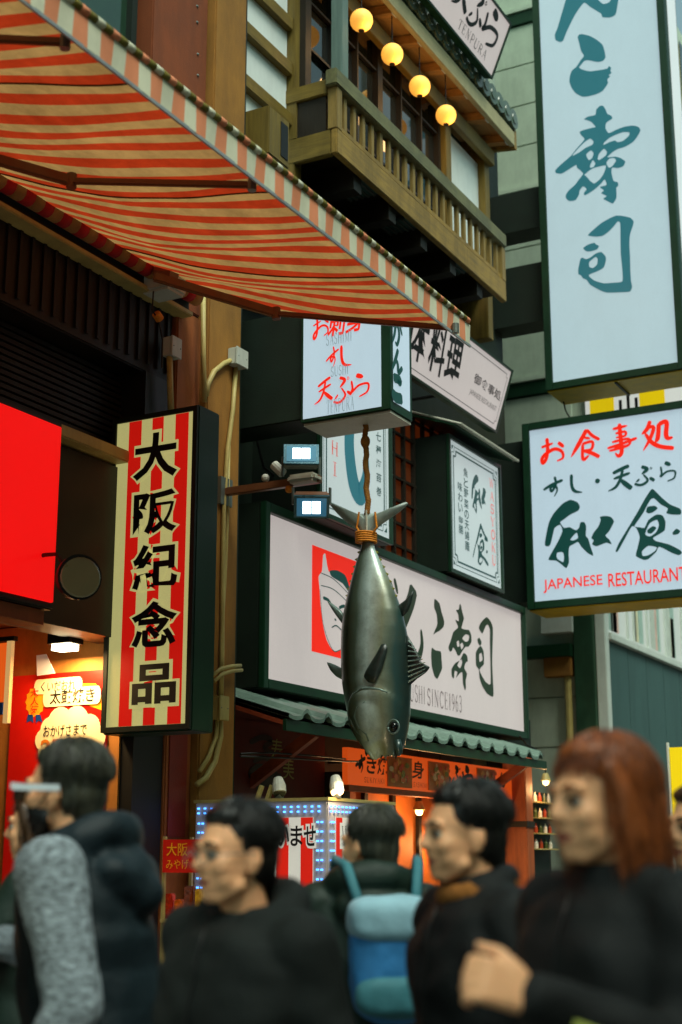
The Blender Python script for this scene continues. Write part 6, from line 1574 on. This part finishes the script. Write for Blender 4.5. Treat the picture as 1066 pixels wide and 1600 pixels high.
    for i in range(1500):
        th = rng.uniform(-math.pi, math.pi); front = math.cos(th)
        L = (0.9 if style == 'short' else 1.25)*rng.uniform(0.75, 1.0)
        pm = rng.uniform(1.05, 1.38) if front > 0.5 else (1.95 if style == 'short' else 1.7)
        p0 = rng.uniform(0.05, 0.5); pts = []; n = 8; out = rng.uniform(0.0, 0.07) if rng.random() < 0.85 else rng.uniform(0.07, 0.14)
        for j in range(n+1):
            ph = p0+(pm*L-p0)*j/n; t2 = th+0.12*math.sin(j*0.5+i); r_ = 1.02+0.02*math.sin(j)
            pts.append(np.array((-0.026+0.100*r_*math.sin(ph)*math.cos(t2)*(1+out), 0.088*r_*math.sin(ph)*math.sin(t2)*(1+out), 1.648+0.094*r_*math.cos(ph)+out*0.05)))
        if style != 'short' and front < 0.55:
            q = pts[-1].copy()
            while q[2] > zend+rng.uniform(-0.03, 0.04): q = q+np.array((rng.uniform(-0.004, 0.003), rng.uniform(-0.003, 0.003)+0.002*np.sign(q[1]), -0.022)); pts.append(q.copy())
        P = [Hd(*p) for p in pts]; w0 = rng.uniform(0.0014, 0.0034)
        st.tube(P, [w0*(1-0.75*j/(len(P)-1)) for j in range(len(P))], 3, cap=False, mi=rng.choice((0, 0, 1, 1, 2)))
    so_ = T.part('hair_strands', st.mesh('hair_strands', (0,0,0), hair_mats(hairc), True), hairc, ho); so_['kind'] = 'stuff'
    # ---- coat
    k = MB(); f_ = fat*puff; nz = 0.86 if sleeves else 1.0
    loft(k, [(hem, lx(hem)-0.005, 0.165*f_, 0.205*f_), (hem+0.15, lx(hem+0.15), 0.160*f_, 0.200*f_), (1.08, lx(1.08), 0.150*f_, 0.195*f_), (1.24, lx(1.24), 0.155*f_, 0.210*f_*nz), (1.34, lx(1.34), 0.138*f_, 0.215*f_*nz), (1.41, lx(1.41), 0.110*f_, 0.170*f_), (1.455, lx(1.45)-0.008, 0.085, 0.105), (1.475, lx(1.47)-0.008, 0.07, 0.08)])
    for sh in (shL, shR): cap(k, (sh[0]-0.005, sh[1]*0.55, 1.405), (sh[0], sh[1]*(0.78 if sleeves else 1), 1.385), 0.078*puff, (0.074 if sleeves else 0.078)*puff)
    sk = k if sleeves is None else MB()
    for (el, wr), sh in ((armL, shL), (armR, shR)):
        el, wr = np.array(el, float)+(lx(el[2]), 0, 0), np.array(wr, float)+(lx(wr[2]), 0, 0); d = (wr-el)/np.linalg.norm(wr-el)
        chain(sk, [sh, (sh+el)/2, el, (el+wr)/2, wr-d*0.012], [(0.088 if sleeves else 0.079)*puff, 0.074*puff, 0.066*puff, 0.056*puff, 0.044*puff])
    if hood:
        pts = [(lx(1.45)+0.088*math.cos(a)-0.028, 0.125*math.sin(a), 1.475+0.028*math.cos(a+math.pi)) for a in np.linspace(R(40), R(320), 13)]
        chain(k, pts, [0.030, 0.038, 0.046, 0.052, 0.055, 0.056, 0.056, 0.056, 0.055, 0.052, 0.046, 0.038, 0.030])
        bx = lx(1.36)-0.145
        g = MB(); g.ball((bx+0.025, 0, 1.385), (0.080, 0.135, 0.085)); k.raw(g.v, g.f); chain(k, [(bx+0.02, 0.09, 1.40), (bx-0.02, 0.0, 1.345), (bx+0.02, -0.09, 1.40)], [0.05, 0.062, 0.05])
    else:
        pts = [(lx(1.47)+0.070*math.cos(a)-0.02, 0.076*math.sin(a), 1.487+0.018*math.cos(a+math.pi)) for a in np.linspace(0, 2*math.pi, 17)]
        chain(k, pts, [0.030]*17)
    co_ = T.part('vest' if sleeves else 'coat', grow(k, 0.0115, 5, 'coat', [coat], folds(fuzz, seed*3.1, quilt=quilt)), coat)
    cv = np.empty(len(co_.data.vertices)*3); co_.data.vertices.foreach_get('co', cv); cv = cv.reshape(-1, 3)
    zp = []
    for z in np.linspace(hem+0.03, 1.44, 16):
        q = cv[(np.abs(cv[:, 2]-z) < 0.02) & (np.abs(cv[:, 1]) < 0.03)]
        if len(q): zp.append((q[:, 0].max()+0.001, 0.004*math.sin(z*20), z))
    if len(zp) > 3: T.part('zip', MB().tube(zp, 0.004, 6).mesh('zip', (0,0,0), [black], True), black, co_)
    if sleeves: T.part('sweater', grow(sk, 0.0095, 3, 'sweater', [sleeves], folds(0.006, seed*1.7)), sleeves)
    # ---- trousers and shoes
    tr = MB(); loft(tr, [(0.80, 0, 0.12, 0.165), (0.95, 0, 0.12, 0.16), (1.0, 0, 0.11, 0.15)])
    shs = []
    for sg in (-1, 1):
        hp = np.array((0, 0.09*sg, 0.88)); kn = np.array((0.03+stride*sg*0.6, 0.095*sg, 0.48)); an = np.array((-0.02+stride*sg*1.3, 0.095*sg, 0.10))
        chain(tr, [hp, kn, an], [0.10, 0.072, 0.058])
        g = MB(); g.ball((an[0]+0.05, an[1], 0.045), (0.135, 0.048, 0.045), 16, 10); g.ball((an[0]-0.02, an[1], 0.075), (0.06, 0.045, 0.06), 14, 8)
        T.part('shoe', grow(g, 0.012, 2, 'shoe', [SHOE]), SHOE)
    T.part('trousers', grow(tr, 0.013, 3, 'trousers', [DENIM], folds(0.005, seed)), DENIM)
    if scarf is not None:
        g = MB(); pts = [(lx(1.47)+0.078*math.cos(a)-0.012, 0.084*math.sin(a), 1.478+0.022*math.cos(a+math.pi)) for a in np.linspace(0, 2*math.pi, 17)]
        chain(g, pts, [0.030]*17); T.part('scarf', grow(g, 0.01, 2, 'scarf', [scarf], folds(0.008, seed+5, 16, 20)), scarf)
    if extras: extras(T, Hd, body, lx)
    return T
def pmesh(T, name, mb, mat, parent=None, smooth=True, bevel=0.0): return T.part(name, mb.mesh(name, (0,0,0), [mat], smooth, bevel), mat, parent)

navy = M('vest_navy', srgb(12,28,34), 0.62, var=0.3, scale=4, bump=0.25, bscale=60, spec=0.35)
melange = M('melange_knit', srgb(132,142,148), 0.95, var=0.9, scale=52, bump=0.9, bscale=80, stretch=(0.8,0.8,1.7))
blk = M('coat_black_green', srgb(6,13,9), 0.8, var=0.4, scale=4, bump=0.35, bscale=140)
blk2 = M('coat_black', srgb(7,9,8), 0.75, var=0.4, scale=4, bump=0.35, bscale=140)
jgreen = M('jacket_dark_green', srgb(14,34,24), 0.6, var=0.35, scale=4, bump=0.2, bscale=80)
cream_c = M('coat_cream', srgb(206,198,176), 0.85, var=0.12, scale=5, bump=0.3, bscale=90)
h_black = hair_mat('hair_black', srgb(20,18,14)); h_grey = hair_mat('hair_salt', srgb(58,58,46)); h_auburn = hair_mat('hair_auburn', srgb(138,70,28)); h_brown = hair_mat('hair_brown', srgb(64,42,22))
white_pl = M('white_plastic', srgb(226,232,236), 0.3, var=0.02, bump=0)
def ex1(T, Hd, body, lx):
    gl = MB(); gl.bar(Hd(0.108, 0.078, 1.617), Hd(-0.030, 0.089, 1.612), 0.004, 0.017); gl.bar(Hd(0.108, -0.078, 1.617), Hd(-0.030, -0.089, 1.612), 0.004, 0.017)
    gl.bar(Hd(0.112, -0.080, 1.620), Hd(0.112, 0.080, 1.620), 0.006, 0.016); go = pmesh(T, 'glasses', gl, white_pl, smooth=False)
    for e in (-1, 1):
        g = MB(); g.obox(Hd(0.110, 0.040*e, 1.598), Hd(0.002,0,1.6)-Hd(0,0,1.6), Hd(0,0.032,1.6)-Hd(0,0,1.6), Hd(0,0,1.619)-Hd(0,0,1.6)); pmesh(T, 'lens', g, glass_dk, go, False, 0.004)
    me = body.data; ax = Hd(1,0,1.6)-Hd(0,0,1.6); up_ = Hd(0,0,2.5)-Hd(0,0,1.5); o_ = Hd(0,0,1.5)
    g = MB(); ids = {}
    for pl_ in me.polygons:
        q = np.array(pl_.center)-o_; x, z = q@ax, q@up_
        if x > 0.012+0.25*max(0, 0.05-z)*0 and -0.012 < z < 0.066-0.10*max(0, 0.075-x) and abs(q@(Hd(0,1,1.6)-Hd(0,0,1.6))) < 0.075:
            f = []
            for vi in pl_.vertices:
                if vi not in ids: ids[vi] = len(g.v); g.v.append(tuple(me.vertices[vi].co+me.vertices[vi].normal*0.005))
                f.append(ids[vi])
            g.f.append(tuple(f)); g.m.append(0)
    mo = pmesh(T, 'face_mask', g, black)
    for e in (-1, 1): pmesh(T, 'mask_strap', MB().tube([Hd(0.060, 0.056*e, 1.550), Hd(0.02, 0.078*e, 1.585), Hd(-0.018, 0.084*e, 1.618)], 0.0018, 6), black, mo)
    z = MB(); z.tube([Hd(0.075, 0.05, 1.475)+(0,0.0,-0.01), Hd(0.09, 0.0, 1.468)+(0,0,-0.01), Hd(0.075, -0.05, 1.475)+(0,0,-0.01)], 0.005, 6); pmesh(T, 'collar_trim', z, conduit_m)
person('person in a dark hooded vest with grey marled sleeves and white-framed glasses', 168, 3.75, R(103), 1.70, navy, h_grey, 'short', armL=((-0.075, 0.262, 1.10), (0.06, 0.30, 0.86)), armR=((0.10, -0.22, 1.14), (0.30, -0.10, 1.22)), lean=0.17, hood=True, sleeves=melange, quilt=0.007, puff=1.08, extras=ex1, seed=2, fat=1.03)
def ex2(T, Hd, body, lx):
    gl = MB()
    for e in (-1, 1):
        gl.tube([Hd(0.108, 0.034*e+0.026*math.cos(a), 1.602+0.020*math.sin(a)) for a in np.linspace(0, 2*math.pi, 19)], 0.0018, 6); gl.tube([Hd(0.106, 0.060*e, 1.608), Hd(-0.01, 0.086*e, 1.612)], 0.0018, 6)
    gl.tube([Hd(0.110, -0.010, 1.606), Hd(0.110, 0.010, 1.606)], 0.0018, 6); pmesh(T, 'glasses', gl, steel)
person('short person in a black coat with thin glasses, standing before the striped kiosk', 392, 3.25, R(164), 1.525, blk, h_black, 'short', lean=0.06, extras=ex2, seed=3, puff=1.1, fat=1.06, turn=R(-10), hood=True)
person('person seen from behind in a dark green jacket carrying a light blue backpack', 578, 4.6, R(36), 1.56, jgreen, h_grey, 'short', armL=((0.10, 0.28, 1.22), (0.30, 0.27, 1.40)), hood=True, puff=1.12, seed=4, curlL=0.9, turn=R(40))
def ex4(T, Hd, body, lx):
    pmesh(T, 'collar_stripe', MB().tube([(lx(1.42)-0.03, 0.13, 1.455), (lx(1.42)-0.09, 0.09, 1.465), (lx(1.42)-0.11, 0.0, 1.465)], 0.014, 8), M('collar_blue', srgb(24,86,120), 0.6))
person('person with short black hair, tan scarf and black coat, left of the auburn-haired one', 760, 3.4, R(142), 1.575, blk2, h_black, 'short', lean=0.08, scarf=M('scarf_tan', srgb(150,92,36), 0.9, var=0.3, bump=0.4), extras=ex4, seed=5, puff=1.06, turn=R(-5))
def ex5(T, Hd, body, lx):
    rope = M('cord_yellow_green', srgb(150,156,70), 0.8, var=0.3, scale=30)
    pts = [(0.34, 0.245, 1.235), (0.28, 0.268, 1.215), (0.21, 0.290, 1.19), (0.14, 0.315, 1.165), (0.08, 0.335, 1.15)]
    pmesh(T, 'sleeve_cord', MB().tube(pts, 0.007, 8), rope)
person('person with chin-length auburn hair and black coat, hand held forward, nearest on the right', 968, 2.72, R(150), 1.625, blk2, h_auburn, 'bob', armL=((0.08, 0.27, 1.16), (0.37, 0.19, 1.275)), nL=(0, -1, -0.2), curlL=0.95, lean=0.05, extras=ex5, seed=6, puff=1.08, turn=R(-4))
person('person with long brown hair raising a hand, half hidden behind the grey-sleeved one', 64, 4.6, R(112), 1.62, jgreen, h_brown, 'long', armL=((0.12, 0.25, 1.18), (0.24, 0.13, 1.40)), nL=(-1, -0.2, 0.2), curlL=0.6, seed=7)
person('person in a cream coat cut off by the left edge', -128, 3.3, R(115), 1.66, cream_c, h_black, 'bob', seed=8, puff=1.1)
def ex8(T, Hd, body, lx): pass
person('person in a black coat with pale blue scarf cut off by the right edge', 1106, 3.9, R(140), 1.60, blk, h_brown, 'short', scarf=M('scarf_pale_blue', srgb(150,180,200), 0.9, var=0.2, bump=0.3), seed=9)

# backpack on the green jacket and the phone held up
d_ = 4.6; fh = np.array((math.cos(HEAD), math.sin(HEAD), 0)); base = fh*d_+RT*(578-533)/2287*d_
rzb = R(36); fx_, fy_ = np.array((math.cos(rzb), math.sin(rzb), 0)), np.array((-math.sin(rzb), math.cos(rzb), 0))
bl1 = M('pack_pale_blue', srgb(150,190,204), 0.7, var=0.12, bump=0.2, bscale=60); bl2 = M('pack_blue', srgb(48,122,180), 0.6, var=0.3, bump=0.2, bscale=60); bl3 = M('pack_teal', srgb(60,120,130), 0.7, var=0.2, bump=0.2, bscale=60)
bc = base-fx_*0.285+fy_*(-0.02)
T = Thing('backpack', 'small light blue backpack with a pale flap on the green-jacketed back', 'backpack', (bc[0], bc[1], 1.0))
def pk(c, r, name, mat, vox=0.010):
    g = MB(); g.ball((0,0,0), r, 20, 14); g2 = MB(); g2.raw([bc-np.array(T.org)+fx_*(c[0]+math.copysign(abs(v[0]/r[0])**0.6, v[0])*r[0])+fy_*(c[1]+math.copysign(abs(v[1]/r[1])**0.6, v[1])*r[1])+np.array((0,0,c[2]+math.copysign(abs(v[2]/r[2])**0.6, v[2])*r[2])) for v in g.v], g.f)
    return T.part(name, grow(g2, vox, 3, name, [mat], folds(0.006, 4, 12, 16)), mat)
pk((0.0, 0, 1.125), (0.09, 0.125, 0.170), 'pack_body', bl2); pk((-0.012, 0, 1.245), (0.097, 0.132, 0.070), 'flap', bl1); pk((-0.055, 0, 1.035), (0.060, 0.118, 0.060), 'pocket', bl3)
for e in (-1, 1):
    g = MB(); g.tube([tuple(bc-np.array(T.org)+fx_*a+fy_*(b*e)+np.array((0,0,z))) for a, b, z in ((0.05,0.08,1.26),(0.16,0.11,1.395),(0.28,0.13,1.415),(0.40,0.13,1.30),(0.42,0.135,1.18))], 0.016, 8); T.part('strap', g.mesh('strap', (0,0,0), [bl3], True), bl3)
